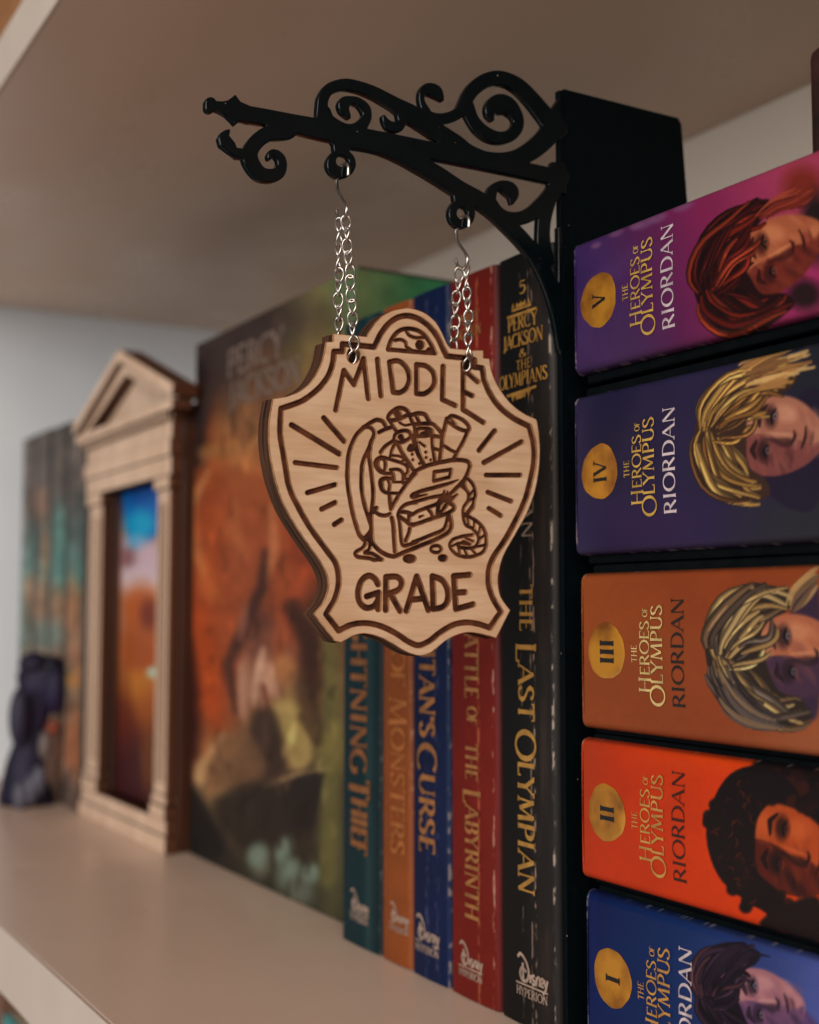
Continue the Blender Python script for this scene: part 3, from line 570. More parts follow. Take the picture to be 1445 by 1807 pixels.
cut(2.6, *Za((1180, 1130), (1120, 1205)))
K.chain(Zc((950, 50, 34), (830, 40, 35), (755, 80, 45), (748, 150, 48), (775, 250, 40), (855, 310, 30), (960, 312, 26), (1095, 318, 24))); cut(2.8, *Zc((870, 60), (905, 150), (890, 290))); cut(1.9, *Zc((970, 112), (1190, 108))); cut(2.8, *Zc((1150, 10), (1240, 70))); K.chain(Zc((1180, 20, 50),))
cut(3.2, *Zb((632, 370), (680, 308), (760, 318), (880, 375), (965, 465), (965, 540), (860, 532), (740, 470), (650, 400))); cut(3.6, *Zb((620, 350), (590, 480), (552, 650), (530, 850), (512, 1010))); cut(3.4, *Zb((965, 530), (885, 710), (795, 870), (725, 1000))); cut(2.8, *Zb((580, 785), (680, 850), (770, 890))); cut(2.2, *Zb((690, 350), (760, 440)))
cut(3.6, *Zb((40, 300), (150, 265), (260, 280), (310, 340), (345, 410))); cut(3.0, *Zb((130, 310), (180, 410)), smooth=False); cut(3.4, *Zb((110, 440), (250, 430), (380, 430), (450, 480), (520, 560), (548, 630))); cut(3.0, *Zb((390, 622), (530, 645)), smooth=False); cut(2.8, *Zb((400, 820), (510, 855)), smooth=False)
cut(3.2, *Zb((150, 600), (165, 515), (265, 505), (370, 530), (375, 600), (250, 630), (120, 625))); K.chain(Zb((310, 565, 38), (220, 595, 30))); cut(3.2, *Zb((385, 610), (395, 800), (435, 1060)))
for x, y, r in [(285, 885, 2.6), (290, 970, 2.6), (365, 1010, 2.4), (70, 920, 2.6), (80, 1005, 2.6), (185, 1065, 2.6)]: K.chain(Zb((x, y)), r)
K.chain(Zb((185, 725, 16), (270, 790, 22))); K.chain(Za((1290, 900, 40), (1260, 960, 40), (1320, 960, 40))); 
K.blur(1)
HO = Field(455, 525, 970, 1175, 0.5); HO.ellipse(623.5, 627, 11.5, 14.5); HO.ellipse(825.5, 640, 9.5, 15.5)
hole_l, hole_r = (623.5, 627), (825.5, 640)
solid = np.maximum(outline, -HO.f)
sg = thing('hanging_sign', 'shield-shaped wooden sign engraved MIDDLE GRADE with a satchel, hung on two chains', 'sign', onX(720, 850, SX - .003))
groove = np.maximum(solid, K.f)
VT = 0.0006
SCO = np.minimum(np.minimum(K.f - 1.25, -outline - 1.25), HO.f - 1.25)      # > 0: clean veneer
cutout('veneer_face', contours(G, np.maximum(solid, -SCO)), SX, VT, M_VENEER, sg)
M_SCORCH = noisy('scorched_rim_wood', (.24, .105, .045), (.42, .215, .105), 500, .6, .25)
cutout('scorched_rim', contours(G, np.maximum(np.maximum(solid, -K.f), SCO), tol=.15), SX - .00003, VT - .00003, M_SCORCH, sg, trace=SX)
cutout('engraving', contours(G, np.maximum(solid + 0.3, 0 * solid - 9), tol=.3), SX - VT + .00001, 0.0002, M_BURN, sg, trace=SX)
cutout('ply_core', contours(G, solid), SX - VT - .0002, 0.0024, M_PLY, sg, trace=SX)
cutout('backing_layer', contours(G, np.maximum(outline - 1.4, -HO.f), tol=.3), SX - VT - .0027, 0.0022, M_PLY, sg, trace=SX)

# ================================================================== hooks and chains
XC = -0.2583
def make_hook(label, ring_px, drop):
    c = onX(*ring_px, XC); h = thing('s_hook', label, 'hook', c, 'hooks carrying the sign')
    k = drop
    P = [(2.7, -3.9), (2.75, -2.2), (2.1, -1.0), (0.9, -.62), (-.6, -.62), (-2.0, -1.1), (-2.8, -2.4), (-2.9, -4.2), (-2.2, -6.2), (-.2, -8.4), (1.5, -10.3), (2.1, -12 * k), (1.5, -13.3 * k), (0, -13.9 * k), (-1.5, -13.4 * k), (-2.6, -12.2 * k), (-3.2, -10.6 * k)]
    pts = [(c[0] + x * .001, c[1], c[2] + z * .001) for x, z in P]
    bm = bmesh.new(); tube(bm, smooth_path(pts, 5), 0.00042, 10); obj('wire', bm_mesh('wire', bm, True), M_STEEL, h)
    return (c[0], c[1], c[2] - 13.9 * k * .001)
hb1 = make_hook('silver S-hook in the outer ring, nearer the finial tip of the bracket', (604.8, 287), 0.97)
hb2 = make_hook('silver S-hook in the inner ring, nearer the upright plate of the bookend', (816.5, 379), 0.97)
# one twisted curb link, 2.9 mm pitch
def link_mesh():
    bm = bmesh.new(); P = []
    a, w = 0.00178, 0.00108
    for k in range(28):
        t = 2 * math.pi * k / 28; z = a * math.copysign(abs(math.sin(t)) ** 0.85, math.sin(t)); x = w * math.copysign(abs(math.cos(t)) ** 0.9, math.cos(t))
        q = z / a * math.radians(32); P.append((x * math.cos(q), x * math.sin(q), z))
    tube(bm, P, 0.00030, 8, closed=True); return bm_mesh('link', bm, True)
LINK = link_mesh()
def make_chain(label, hook, hole_px, n):
    ch = thing('chain', label, 'chain', hook, 'chains holding the sign')
    fr = Vector(onX(*hole_px, SX + .0006)); bk = fr + Vector((-.0068, 0, 0))
    top = Vector(hook)
    fr_top = top + Vector((.0010, .0002, 0.0004)); bk_top = top + Vector((-.0012, -.0002, 0.0004))
    fr_end = fr + Vector((.0004, 0, .0012)); bk_end = bk + Vector((0, 0, .0010))
    for (p0, p1, sgn) in ((fr_top, fr_end, 1), (bk_top, bk_end, -1)):
        nn = max(3, round((p1 - p0).length / 0.00285)); ph = random.uniform(0, 1)
        for k in range(nn):
            f = (k + .5) / nn; p = p0.lerp(p1, f) + Vector((sgn * .0004 * math.sin(math.pi * f), .00015 * math.sin(k * 1.9 + ph), 0))
            o = obj('link', LINK, M_STEEL, ch)
            d = (p1 - p0).normalized(); yaw = math.radians(68 + sgn * 10 + (30 if k % 2 else -22) + 26 * math.sin(k * .75 + ph * 3) )
            rot = d.to_track_quat('Z', 'Y').to_matrix().to_4x4() @ Matrix.Rotation(yaw, 4, 'Z')
            o.matrix_parent_inverse = Matrix(); o.matrix_basis = Matrix.Translation(p - Vector(hook)) @ rot
    # the link that passes through the hole, front to back
    o = obj('link', LINK, M_STEEL, ch); o.matrix_parent_inverse = Matrix()
    mid = (fr + bk) / 2
    o.matrix_basis = Matrix.Translation(fr + Vector((-.0005, 0, -.0002)) - Vector(hook)) @ Matrix.Rotation(math.radians(28), 4, 'Y') @ Matrix.Rotation(math.radians(95), 4, 'Z')
    bm = bmesh.new(); tube(bm, [fr + Vector((-.001, 0, .0006)), mid + Vector((0, 0, .0013)), bk + Vector((.0003, 0, .0006))], 0.00024, 7)
    obj('through_link', bm_mesh('through_link', bm, True), M_STEEL, ch)
make_chain('silver curb chain looped through the hole above the M of MIDDLE', hb1, hole_l, 11)
make_chain('silver curb chain looped through the hole above the last E of MIDDLE', hb2, hole_r, 10)

# ================================================================== books
def spine_y(v, T, y0, r=0.0022, bulge=0.0008):
    v = np.asarray(v, float); e = np.clip(np.minimum(v, T - v), 0, None); q = np.clip((r - e) / r, 0, 1)
    return y0 + r * (1 - np.sqrt(np.clip(1 - q * q, 0, 1))) - bulge * (1 - (2 * v / T - 1) ** 2)
M_PRINT = printed('printed_paper_cover', 0.48, 0.20)
M_PRINT_MATT = printed('printed_matt_cover', 0.55, 0.25)
M_GLOSS = printed('printed_glossy_cover', 0.30, 0.4)

# ---- five thick paperbacks lying in a stack, spines out
HG = 0.74
GOLD = ink_mat('gold_lettering', (214, 170, 84), HG, 0.34); PALE = ink_mat('pale_gold_lettering', (226, 196, 128), HG, 0.34); OLDG = ink_mat('antique_gold_lettering', (205, 150, 74), HG, 0.34)
WHITE = ink_mat('lilac_white_lettering', (222, 203, 206), HG, 0.45); BLACKI = ink_mat('black_lettering', (30, 24, 24), HG, 0.5); MAROON = ink_mat('dark_maroon_lettering', (66, 20, 12), HG, 0.5)
DARKN = ink_mat('dark_numeral_ink', (22, 24, 26), HG, 0.5)
m, nt, b = new_mat('gold_medal_foil', 0.36, 0.5)
c1, h1 = noise_mix(nt, tuple(lin((132, 74, 24)) * HG), tuple(lin((208, 142, 42)) * HG), 95, detail=5, lo=.36, hi=.62); nt.links.new(c1, b.inputs['Base Color']); b.inputs['Metallic'].default_value = 0.15; add_bump(nt, b, h1, 0.5, 0.0004); M_MEDAL = m
def stack_book(label, z0, z1, xl, ground, art, num, nx, gold, auth, gap, edge_wear):
    T = z1 - z0; zc = (z0 + z1) / 2; y0 = YS
    bk = thing('paperback_book', label, 'book', (xl + .1, y0 + .07, z0 - gap[0]), 'thick paperbacks lying in the stack')
    XE = xl + 0.208
    obj('cover', box_mesh('cover', xl + .0006, XE, y0 + .0028, y0 + .138, z0 - gap[0], z1 + gap[1], bev=.0008), M_BLACKCOVER, bk)
    us = np.concatenate([np.arange(xl, -0.1640, 0.00026), np.linspace(-0.1638, XE, 14)]); vs = np.linspace(0, T, int(T / 0.00026))
    n2 = lambda u: 0.0005 * np.exp(-((u - xl) / .004))
    def fn(u, v): return np.stack([u + np.where(u < xl + .001, .0009 * np.sin(np.pi * v / T), 0), spine_y(v, T, y0) + n2(u) * 0, z0 + v], 1)
    me, V = grid_mesh('spine', us, vs, fn); px, py = seen(V)
    p = Paint(px, py, (90, 90, 90)); ground(p); art(p)
    p.grain(60, 0.10, nx); p.grain(9, 0.05, nx + 5)
    # worn, whitened edges; the long edges also get a dark tint
    v = V[:, 2] - z0; u = V[:, 0] - xl; e = np.minimum(v, T - v)
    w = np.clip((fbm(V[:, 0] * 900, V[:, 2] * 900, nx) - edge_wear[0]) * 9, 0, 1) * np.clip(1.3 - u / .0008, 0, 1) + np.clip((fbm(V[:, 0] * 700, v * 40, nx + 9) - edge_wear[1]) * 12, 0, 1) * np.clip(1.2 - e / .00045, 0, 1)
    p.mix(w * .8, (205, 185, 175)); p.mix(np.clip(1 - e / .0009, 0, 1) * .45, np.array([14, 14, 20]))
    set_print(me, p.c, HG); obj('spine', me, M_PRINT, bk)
    bm = bmesh.new(); box(bm, xl + .0022, XE - .002, y0 + .006, y0 + .1372, z0 + .0006, z1 - .0006); obj('page_block', bm_mesh('page_block', bm), M_PAGES, bk)
    dz = zc - 0.0952; dx = xl + 0.2484
    def Zp(px_, py_): q = onY(px_, py_, YS); return q[2] + dz
    def Xp(px_, py_=1150): return onY(px_, py_, YS)[0] + dx
    yf = lambda a, l: float(spine_y(a - z0, T, y0)) - l
    put = lambda a, b_, l: (-b_, yf(a, l), a)
    # medal: an uneven disc of foil
    cx, cz = Xp(1075), Zp(1075, 1148.6); rx = (Xp(1107) - Xp(1043)) / 2; rz = (Zp(1075, 1099) - Zp(1075, 1198.5)) / 2
    ths = np.linspace(0, 2 * math.pi, 61)[:-1]; wob = 1 + 0.025 * np.sin(ths * 3 + nx) + 0.010 * np.sin(ths * 5 + nx * 2) + 0.008 * np.sin(ths * 11 + nx)
    V2 = [(cx, yf(cz, .00014), cz)]; F2 = []
    for rr in (.5, .8, .97, 1.0):
        for t, q in zip(ths, wob): V2.append((cx + rx * rr * q * math.cos(t), yf(cz + rz * rr * q * math.sin(t), .00016 if rr > .9 and rr < .99 else .0001 if rr == 1.0 else .00012), cz + rz * rr * q * math.sin(t)))
    for k in range(60):
        F2.append((0, 1 + (k + 1) % 60, 1 + k))
        for j in range(3): a = 1 + 60 * j; F2.append((a + k, a + (k + 1) % 60, a + 60 + (k + 1) % 60, a + 60 + k))
    me2 = mesh('medallion', V2, F2, True); obj('medallion', me2, M_MEDAL, bk)
    ni = Ink(); w_ = {'V': 22, 'IV': 38, 'III': 42, 'II': 28, 'I': 15}[num]
    xb, xt = Xp(1087.5), Xp(1065.5); h = xb - xt
    zz = [Zp(1076, 1149 + w_ / 2), Zp(1076, 1149 - w_ / 2)]
    if num in ('V', 'IV'): ni.line(num, zz[0], zz[1], -xb, h, .17, .075, serif=.13)
    else: ni.line(num, zz[0], zz[1], -xb, h, .22, .09, track=0.10, serif=.15)
    ni.put('numeral', lambda a, b_, l: put(a, b_, l + .0001), DARKN, bk)
    t = Ink()
    def tl(text, y_a, y_b, x_t, x_b, T_, t_, caps=(), pxr=None):
        xm = (x_t + x_b) / 2; t.line(text, Zp(xm, y_a), Zp(xm, y_b), -Xp(x_b), Xp(x_b) - Xp(x_t), T_, t_, caps=caps, serif=.10)
    tl('THE', 1168, 1138, 1119.5, 1129, .13, .06)
    tl('HEROES', 1222, 1095, 1135, 1151, .15, .075, caps=(0,)); tl('OF', 1088, 1073, 1139.5, 1148, .14, .07)
    tl('OLYMPUS', 1245, 1067, 1155, 1174.5, .15, .075, caps=(0,))
    t.put('title_lettering', put, gold, bk)
    t = Ink(); tl('RIORDAN', 1249, 1054, 1190, 1211, .16, .06); t.put('author_lettering', put, auth, bk)
    return bk
# generic painted heads lying on their side, crown towards the medal
class Head:
    def __init__(s, p, cx, cy, L, Wd, slope, turn=0):
        s.p, s.cx, s.cy, s.L, s.W, s.k = p, cx, cy, L, Wd, slope; s.c, s.s_ = math.cos(math.radians(turn)), math.sin(math.radians(turn))
    def P(s, *uv):
        uv = [(u * s.c - v * s.s_, u * s.s_ + v * s.c) for u, v in uv]; return [(s.cx + u * s.L, s.cy + s.k * u * s.L + v * s.W) for u, v in uv]
    def face(s, skin, shade, deep, lit, side, eye, lip):
        p = s.p; g = side; mid = tuple((np.array(skin) + np.array(shade)) / 2)
        p.poly(s.P((-.42, -.30), (-.2, -.44), (.12, -.45), (.40, -.30), (.60, -.05), (.50, .22), (.2, .42), (-.2, .46), (-.42, .25)), skin, 5)
        p.poly(s.P((-.40, .04 * g), (-.1, .0), (.10, .07 * g), (.22, .02 * g), (.42, .06 * g), (.58, .02 * g), (.46, .28 * g), (.15, .46 * g), (-.2, .46 * g), (-.42, .28 * g)), shade, 3, .95)
        for _ in range(46):
            u, v = RNG.uniform(-.38, .5), RNG.uniform(-.36, .36); c = [skin, lit, mid][int(RNG.integers(0, 3))] if v * g < 0 else [shade, mid, deep][int(RNG.integers(0, 3))]
            p.stroke(s.P((u, v), (u + .06, v + .07), (u + .10, v + .16)), RNG.uniform(3, 7), c, 6, .30, True)
        p.blob(*s.P((.06, -.26 * g))[0], s.L * .13, s.W * .10, lit, .9, 15, .75); p.blob(*s.P((-.30, -.14 * g))[0], s.L * .08, s.W * .15, lit, .9, 0, .6); p.blob(*s.P((.50, -.02))[0], s.L * .06, s.W * .09, lit, .9, 0, .45)
        for e in (-1, 1):
            far = .86 if e == g else 1.0
            p.stroke(s.P((-.17, e * .34 * far), (-.235, e * .23 * far), (-.205, e * .08)), 4.6, deep, 2.2, .95, True)
            p.blob(*s.P((-.10, e * .21 * far))[0], s.L * .075, s.W * .13, deep, .8, 0, .8)
            p.stroke(s.P((-.055, e * .31 * far), (-.095, e * .22 * far), (-.062, e * .12)), 2.6, (14, 8, 12), 1.5, .95, True)
            p.blob(*s.P((-.055, e * .215 * far))[0], 3.0, 5.6, eye, .6, 0, .8); p.blob(*s.P((-.052, e * .215 * far))[0], 2.0, 2.8, (12, 10, 14), .5)
            p.stroke(s.P((-.025, e * .29 * far), (-.015, e * .21 * far), (-.028, e * .13)), 1.5, mid, 1.6, .8, True)
        p.poly(s.P((-.12, .05 * g), (.05, .03 * g), (.19, .02 * g), (.225, .10 * g), (.12, .13 * g), (.0, .09 * g)), deep, 4, .6); p.stroke(s.P((-.06, -.015 * g), (.10, -.02 * g), (.19, -.025 * g)), 3.0, lit, 3, .8, True)
        p.stroke(s.P((.205, -.075), (.232, -.02), (.226, .03), (.205, .085)), 3.0, deep, 2, .9, True)
        p.stroke(s.P((.335, -.14), (.355, -.03), (.350, .05), (.335, .13)), 3.0, deep, 1.6, .95, True); p.stroke(s.P((.385, -.09), (.40, 0), (.385, .09)), 3.6, lip, 2.5, .8, True); p.stroke(s.P((.43, -.08), (.44, .0), (.43, .07)), 3, deep, 4, .5, True)
    def locks(s, A, B, n, w, cols, wave=.03, dark=(24, 12, 14), raw=False):
        """painted locks: dark outline, body colour, a lit streak"""
        if not raw: A, B = s.P(*A), s.P(*B)
        A = np.array(smooth_path(A, 6)); B = np.array(smooth_path(B, 6)); k = np.linspace(0, 1, 15)
        A = np.stack([np.interp(k * (len(A) - 1), range(len(A)), A[:, j]) for j in (0, 1)], 1); B = np.stack([np.interp(k * (len(B) - 1), range(len(B)), B[:, j]) for j in (0, 1)], 1)
        order = np.linspace(.98, .02, n)
        for f in order:
            f = np.clip(f + RNG.normal(0, .05), 0, 1); q = A * (1 - f) + B * f; d = np.gradient(q, axis=0); nn = np.stack([-d[:, 1], d[:, 0]], 1) / (np.hypot(d[:, 0], d[:, 1])[:, None] + 1e-6)
            q = q + nn * (np.sin(k * RNG.uniform(4, 9) + RNG.uniform(0, 6)) * wave * s.L * k)[:, None]
            e = int(RNG.integers(9, 16)); a0 = int(RNG.integers(0, 4)); q = q[a0:e]; ww = w * RNG.uniform(.7, 1.25); c = cols[int(RNG.integers(0, len(cols)))]; c = np.array(c, float)
            s.p.stroke(q, ww + 1.6, dark, 1.5, .9, True); s.p.stroke(q, ww, c * .58, 1.5, 1, True); s.p.stroke(q + nn[a0:e] * ww * .25, ww * .6, c, 1.8, .95, True)
            if RNG.random() < .6: s.p.stroke(q[2:-3] + nn[a0:e][2:-3] * ww * .35, ww * .24, np.minimum(c * 1.42 + 10, 250), 1.2, .95, True)
    def hair(s, base, cols, n=15, w=5.0, grow=1.0, wave=.05, dark=(24, 12, 14)):
        p = s.p; n = int(n * 1.15); w = w * 1.02; wave = wave * 1.4
        cap = [(.02, -.52), (.10, -.70), (-.30, -.80), (-.70, -.62), (-.93, -.22), (-.92, .25), (-.70, .64), (-.32, .80), (.06, .72), (.0, .52), (-.24, .38), (-.32, .1), (-.36, -.15), (-.24, -.38)]
        p.poly(s.P(*[(u * grow if u < -.3 else u, v * grow) for u, v in cap]), base, 3)
        s.locks([(-.90, .02), (-.95, -.26), (-.70, -.64), (-.30, -.80), (.10, -.74)], [(-.72, .02), (-.52, -.20), (-.34, -.38), (-.18, -.48), (.02, -.52)], n, w, cols, wave, dark)
        s.locks([(-.90, -.02), (-.96, .24), (-.72, .64), (-.34, .80), (.06, .78)], [(-.72, .0), (-.50, .18), (-.32, .36), (-.18, .50), (.0, .56)], n, w, cols, wave, dark)
        s.locks([(-.70, -.08), (-.50, -.30), (-.26, -.40), (-.10, -.46)], [(-.72, .14), (-.46, .10), (-.28, -.04), (-.20, -.16)], 7, w * .8, cols, wave, dark)
def g5(p):
    p.grad((1015, 560), (1440, 440), [(0, (52, 33, 92)), (.18, (72, 42, 96)), (.38, (100, 36, 86)), (.60, (136, 36, 86)), (.82, (156, 52, 90)), (1, (168, 60, 90))])
    p.blob(1060, 620, 90, 70, (84, 54, 96), 1.2, 0, .6); p.blob(1400, 520, 90, 50, (172, 38, 110), 1.2, -20, .7)
    for x, y, r in [(1087, 410, 13), (1052, 433, 9), (1135, 392, 20), (1160, 384, 16), (1205, 362, 18), (1122, 398, 12)]: p.blob(x, y, r, r * .55, (128, 82, 122), .8, -22, .7)
    p.stroke([(1040, 560), (1055, 500), (1100, 460), (1150, 440)], 14, (86, 52, 104), 22, .5)
def a5(p):
    h = Head(p, 1366, 450, 150, 145, -.30, -14); p.blob(1420, 520, 30, 26, (40, 20, 24), .8); p.blob(1416, 330, 34, 34, (124, 40, 30), .9); p.blob(1440, 400, 26, 60, (34, 22, 24), .7)
    h.face((172, 92, 60), (112, 40, 30), (54, 16, 16), (212, 132, 88), 1, (120, 80, 60), (150, 58, 48)); h.hair((34, 9, 12), [(96, 22, 18), (120, 32, 20), (64, 14, 14), (48, 10, 12), (140, 48, 28), (72, 16, 16)], 16, 5.5, 1.0, .07, (20, 6, 10))
    p.strands([(1330, 380), (1360, 350), (1400, 330), (1440, 300)], [(1340, 400), (1380, 380), (1420, 372), (1445, 360)], 16, 3, [(120, 40, 28), (60, 18, 16), (164, 70, 44)])
def g4(p):
    p.grad((1015, 850), (1440, 800), [(0, (50, 44, 78)), (.15, (38, 33, 66)), (.5, (42, 36, 72)), (.8, (38, 34, 60)), (1, (34, 36, 48))])
    p.blob(1150, 940, 100, 60, (56, 36, 82), 1.2, 0, .6); p.blob(1075, 740, 30, 90, (26, 24, 58), 1.0, 20, .7); p.blob(1400, 930, 90, 60, (44, 46, 54), 1.1, 0, .7)
def a4(p):
    p.poly([(1345, 800), (1380, 730), (1445, 690), (1445, 880), (1400, 900), (1350, 860)], (32, 26, 48), 6); p.stroke([(1400, 740), (1425, 760), (1440, 790)], 9, (86, 66, 120), 9, .7, True); p.stroke([(1390, 800), (1420, 820)], 8, (58, 44, 92), 8, .7, True)
    h = Head(p, 1368, 768, 152, 150, -.12, 12)
    h.face((176, 112, 88), (126, 66, 64), (44, 22, 26), (206, 146, 118), 1, (130, 124, 140), (150, 82, 76)); h.hair((60, 40, 32), [(176, 128, 64), (190, 146, 80), (140, 94, 48), (100, 66, 40), (180, 134, 72)], 16, 5.5, 1.0, .06, (46, 28, 26))
    p.strands([(1300, 650), (1340, 625), (1380, 610), (1430, 590)], [(1330, 690), (1370, 680), (1400, 668), (1445, 660)], 26, 5, [(198, 148, 84), (220, 176, 110), (120, 80, 48), (176, 124, 70)])
def g3(p):
    p.grad((1025, 1020), (1440, 1300), [(0, (156, 78, 36)), (.3, (152, 72, 34)), (.7, (148, 68, 34)), (1, (162, 88, 52))]); p.blob(1250, 1040, 140, 60, (142, 60, 26), 1.2, 0, .6)
def a3(p):
    h = Head(p, 1404, 1156, 168, 156, .10, -8)
    p.poly([(1400, 1060), (1445, 1040), (1445, 1250), (1415, 1265), (1380, 1240)], (58, 40, 62), 8)
    h.face((184, 106, 74), (70, 46, 70), (40, 26, 34), (212, 140, 100), 1, (126, 128, 150), (140, 70, 60)); h.hair((46, 36, 32), [(186, 150, 96), (170, 132, 80), (120, 92, 66), (84, 68, 58), (196, 164, 110), (100, 84, 74)], 15, 6.5, 1.0, .07, (38, 28, 28))
    p.strands([(1250, 1200), (1275, 1250), (1320, 1280), (1385, 1290)], [(1290, 1160), (1320, 1210), (1360, 1250), (1400, 1270)], 26, 4, [(64, 54, 54), (92, 80, 76), (40, 32, 34), (140, 112, 84)])
    p.strands([(1390, 1075), (1400, 1040), (1430, 1010), (1445, 1000)], [(1400, 1085), (1425, 1070), (1440, 1050), (1445, 1040)], 12, 4, [(190, 150, 96), (110, 84, 60)])
def g2(p):
    p.grad((1025, 1400), (1440, 1500), [(0, (184, 58, 26)), (.12, (200, 56, 20)), (.5, (212, 58, 14)), (.8, (222, 62, 12)), (1, (224, 66, 16))]); p.blob(1300, 1330, 140, 30, (226, 72, 14), 1.2, 0, .6)
def a2(p):
    h = Head(p, 1390, 1500, 165, 165, .24, 10)
    p.poly([(1330, 1345), (1445, 1350), (1445, 1480), (1400, 1500), (1330, 1470)], (20, 14, 16), 8); p.poly([(1400, 1480), (1445, 1460), (1445, 1560), (1420, 1590), (1390, 1560)], (172, 66, 22), 8)
    h.face((184, 74, 30), (84, 26, 18), (28, 12, 14), (210, 96, 46), 1, (92, 44, 50), (120, 40, 26))
    for _ in range(150):
        a = RNG.uniform(1.3, 5.0); r = RNG.uniform(.55, .92); u, v = r * math.cos(a) * .95, r * math.sin(a) * .92
        if u > -.30 and abs(v) < .42: continue
        q = h.P((u, v))[0]; k = RNG.uniform(5, 12); p.blob(q[0], q[1], k, k, [(22, 12, 14), (34, 16, 16), (16, 10, 14), (52, 20, 16)][int(RNG.integers(0, 4))], .5)
    h.p.poly(h.P((-.12, -.52), (-.05, -.70), (-.4, -.78), (-.72, -.55), (-.86, -.1), (-.82, .3), (-.6, .62), (-.2, .74), (.12, .76), (.02, .5), (-.26, .36), (-.34, .08), (-.36, -.2), (-.26, -.42)), (20, 12, 15), 4)
    for _ in range(90):
        a = RNG.uniform(1.5, 4.8); r = RNG.uniform(.45, .85); q = h.P((r * math.cos(a) * .95, r * math.sin(a) * .9))[0]
        if q[0] > 1335: continue
        t0 = RNG.uniform(0, 6.28); k = RNG.uniform(4, 9); p.stroke([(q[0] + k * math.cos(t0 + j * .6), q[1] + k * math.sin(t0 + j * .6)) for j in range(5)], 1.5, [(58, 22, 16), (84, 30, 18), (40, 16, 16)][int(RNG.integers(0, 3))], 1.5, .8, True)
    p.poly([(1380, 1600), (1445, 1585), (1445, 1668), (1400, 1650), (1340, 1632)], (26, 16, 16), 6)
def g1(p):
    p.grad((1035, 1690), (1445, 1790), [(0, (4, 26, 78)), (.08, (6, 34, 88)), (.35, (14, 44, 98)), (.6, (36, 56, 112)), (1, (78, 90, 160))]); p.stroke([(1050, 1570), (1047, 1680), (1050, 1800)], 6, (10, 30, 92), 8, .6)
def a1(p):
    h = Head(p, 1345, 1768, 128, 124, .28, -12)
    p.poly([(1300, 1745), (1360, 1730), (1445, 1810), (1445, 1850), (1310, 1850)], (86, 62, 112), 6); h.face((172, 112, 120), (98, 66, 104), (40, 28, 46), (198, 142, 144), 1, (150, 150, 176), (140, 84, 96))
    h.hair((22, 16, 32), [(22, 16, 30), (40, 26, 44), (76, 46, 58), (54, 36, 56)], 13, 5, 1.0, .08, (12, 10, 22))
    p.strands([(1240, 1740), (1262, 1690), (1280, 1670), (1300, 1660)], [(1290, 1740), (1330, 1710), (1350, 1690), (1380, 1700)], 18, 3, [(22, 16, 30), (36, 24, 42)])
STACK = [
    ('purple to magenta paperback with gold medal V, topmost of the five-book stack', 0.1626, 0.1957, -0.2499, g5, a5, 'V', 5, GOLD, WHITE, (.0022, .0006), (.46, .60)),
    ('dark navy paperback with gold medal IV, stacked under the magenta one', 0.1180, 0.1573, -0.2502, g4, a4, 'IV', 4, GOLD, WHITE, (.0020, .0022), (.50, .62)),
    ('rust brown paperback with gold medal III, in the middle of the stack', 0.0765, 0.1138, -0.2484, g3, a3, 'III', 3, PALE, BLACKI, (.0011, .0020), (.60, .70)),
    ('bright orange-red paperback with gold medal II, between rust and blue books', 0.0410, 0.0743, -0.2490, g2, a2, 'II', 2, OLDG, MAROON, (.0012, .0010), (.54, .66)),
    ('royal blue paperback with gold medal I, bottom of the stack', 0.0022, 0.0386, -0.2476, g1, a1, 'I', 1, OLDG, WHITE, (.0010, .0011), (.42, .60)),
]
for a in STACK: stack_book(*a)

# ---- the five upright paperbacks
PG = 0.74
def upright_book(label, x0, x1, base, paint, gain=PG, top=0.199, dark_back=None):
    T = x1 - x0; y0 = YS
    bk = thing('paperback_book', label, 'book', ((x0 + x1) / 2, y0 + .065, 0), 'upright paperbacks beside the bookend')
    cm = plain('card_' + label.split()[0], np.clip(lin(base) * gain * (0.8 if dark_back is None else dark_back), 0, .8), 0.42, 0.3)
    obj('cover', box_mesh('cover', x0 + .0002, x1 - .0002, y0 + .0018, y0 + .128, 0.0003, top - .0002, bev=.0003), cm, bk)
    us = np.linspace(0, T, int(T / 0.00022)); vs = np.arange(0.0003, top, 0.00045)
    me, V = grid_mesh('spine', us, vs, lambda u, v: np.stack([x0 + u, spine_y(u, T, y0, .0018, .0005), v], 1)); px, py = seen(V)
    p = Paint(px, py, base); paint(p, V[:, 0] - x0, V[:, 2], T); p.grain(50, .12, 3); p.grain(7, .08, 8)
    set_print(me, p.c, gain); obj('spine', me, M_PRINT, bk)
    bm = bmesh.new(); box(bm, x0 + .0012, x1 - .0012, y0 + .01, y0 + .1274, .001, top - .0001); obj('page_block', bm_mesh('page_block', bm), M_PAGES, bk)
    yf = lambda x, l: float(spine_y(x - x0, T, y0, .0018, .0005)) - l
    down = lambda a, b_, l: (b_, yf(b_, l), -a); flat = lambda a, b_, l: (a, yf(a, l), b_)
    return bk, down, flat
def down_line(ink, text, colpx, ya, yb, xl_, xr_, T_=.16, t_=.065, caps=()):
    za, zb = onY(colpx, ya, YS)[2], onY(colpx, yb, YS)[2]; ym = (ya + yb) / 2
    xa, xb = onY(xl_, ym, YS)[0], onY(xr_, ym, YS)[0]; ink.line(text, -za, -zb, xa, xb - xa, T_, t_, caps=caps, step=.0015, capdrop=.16)
def flat_line(ink, text, pa, pb, cap, T_=.17, t_=.075, caps=()):
    a, b_ = onY(*pa, YS), onY(*pb, YS); h = onY(pa[0], pa[1] - cap, YS)[2] - a[2]; ink.line(text, a[0], b_[0], (a[2] + b_[2]) / 2, h, T_, t_, caps=caps)
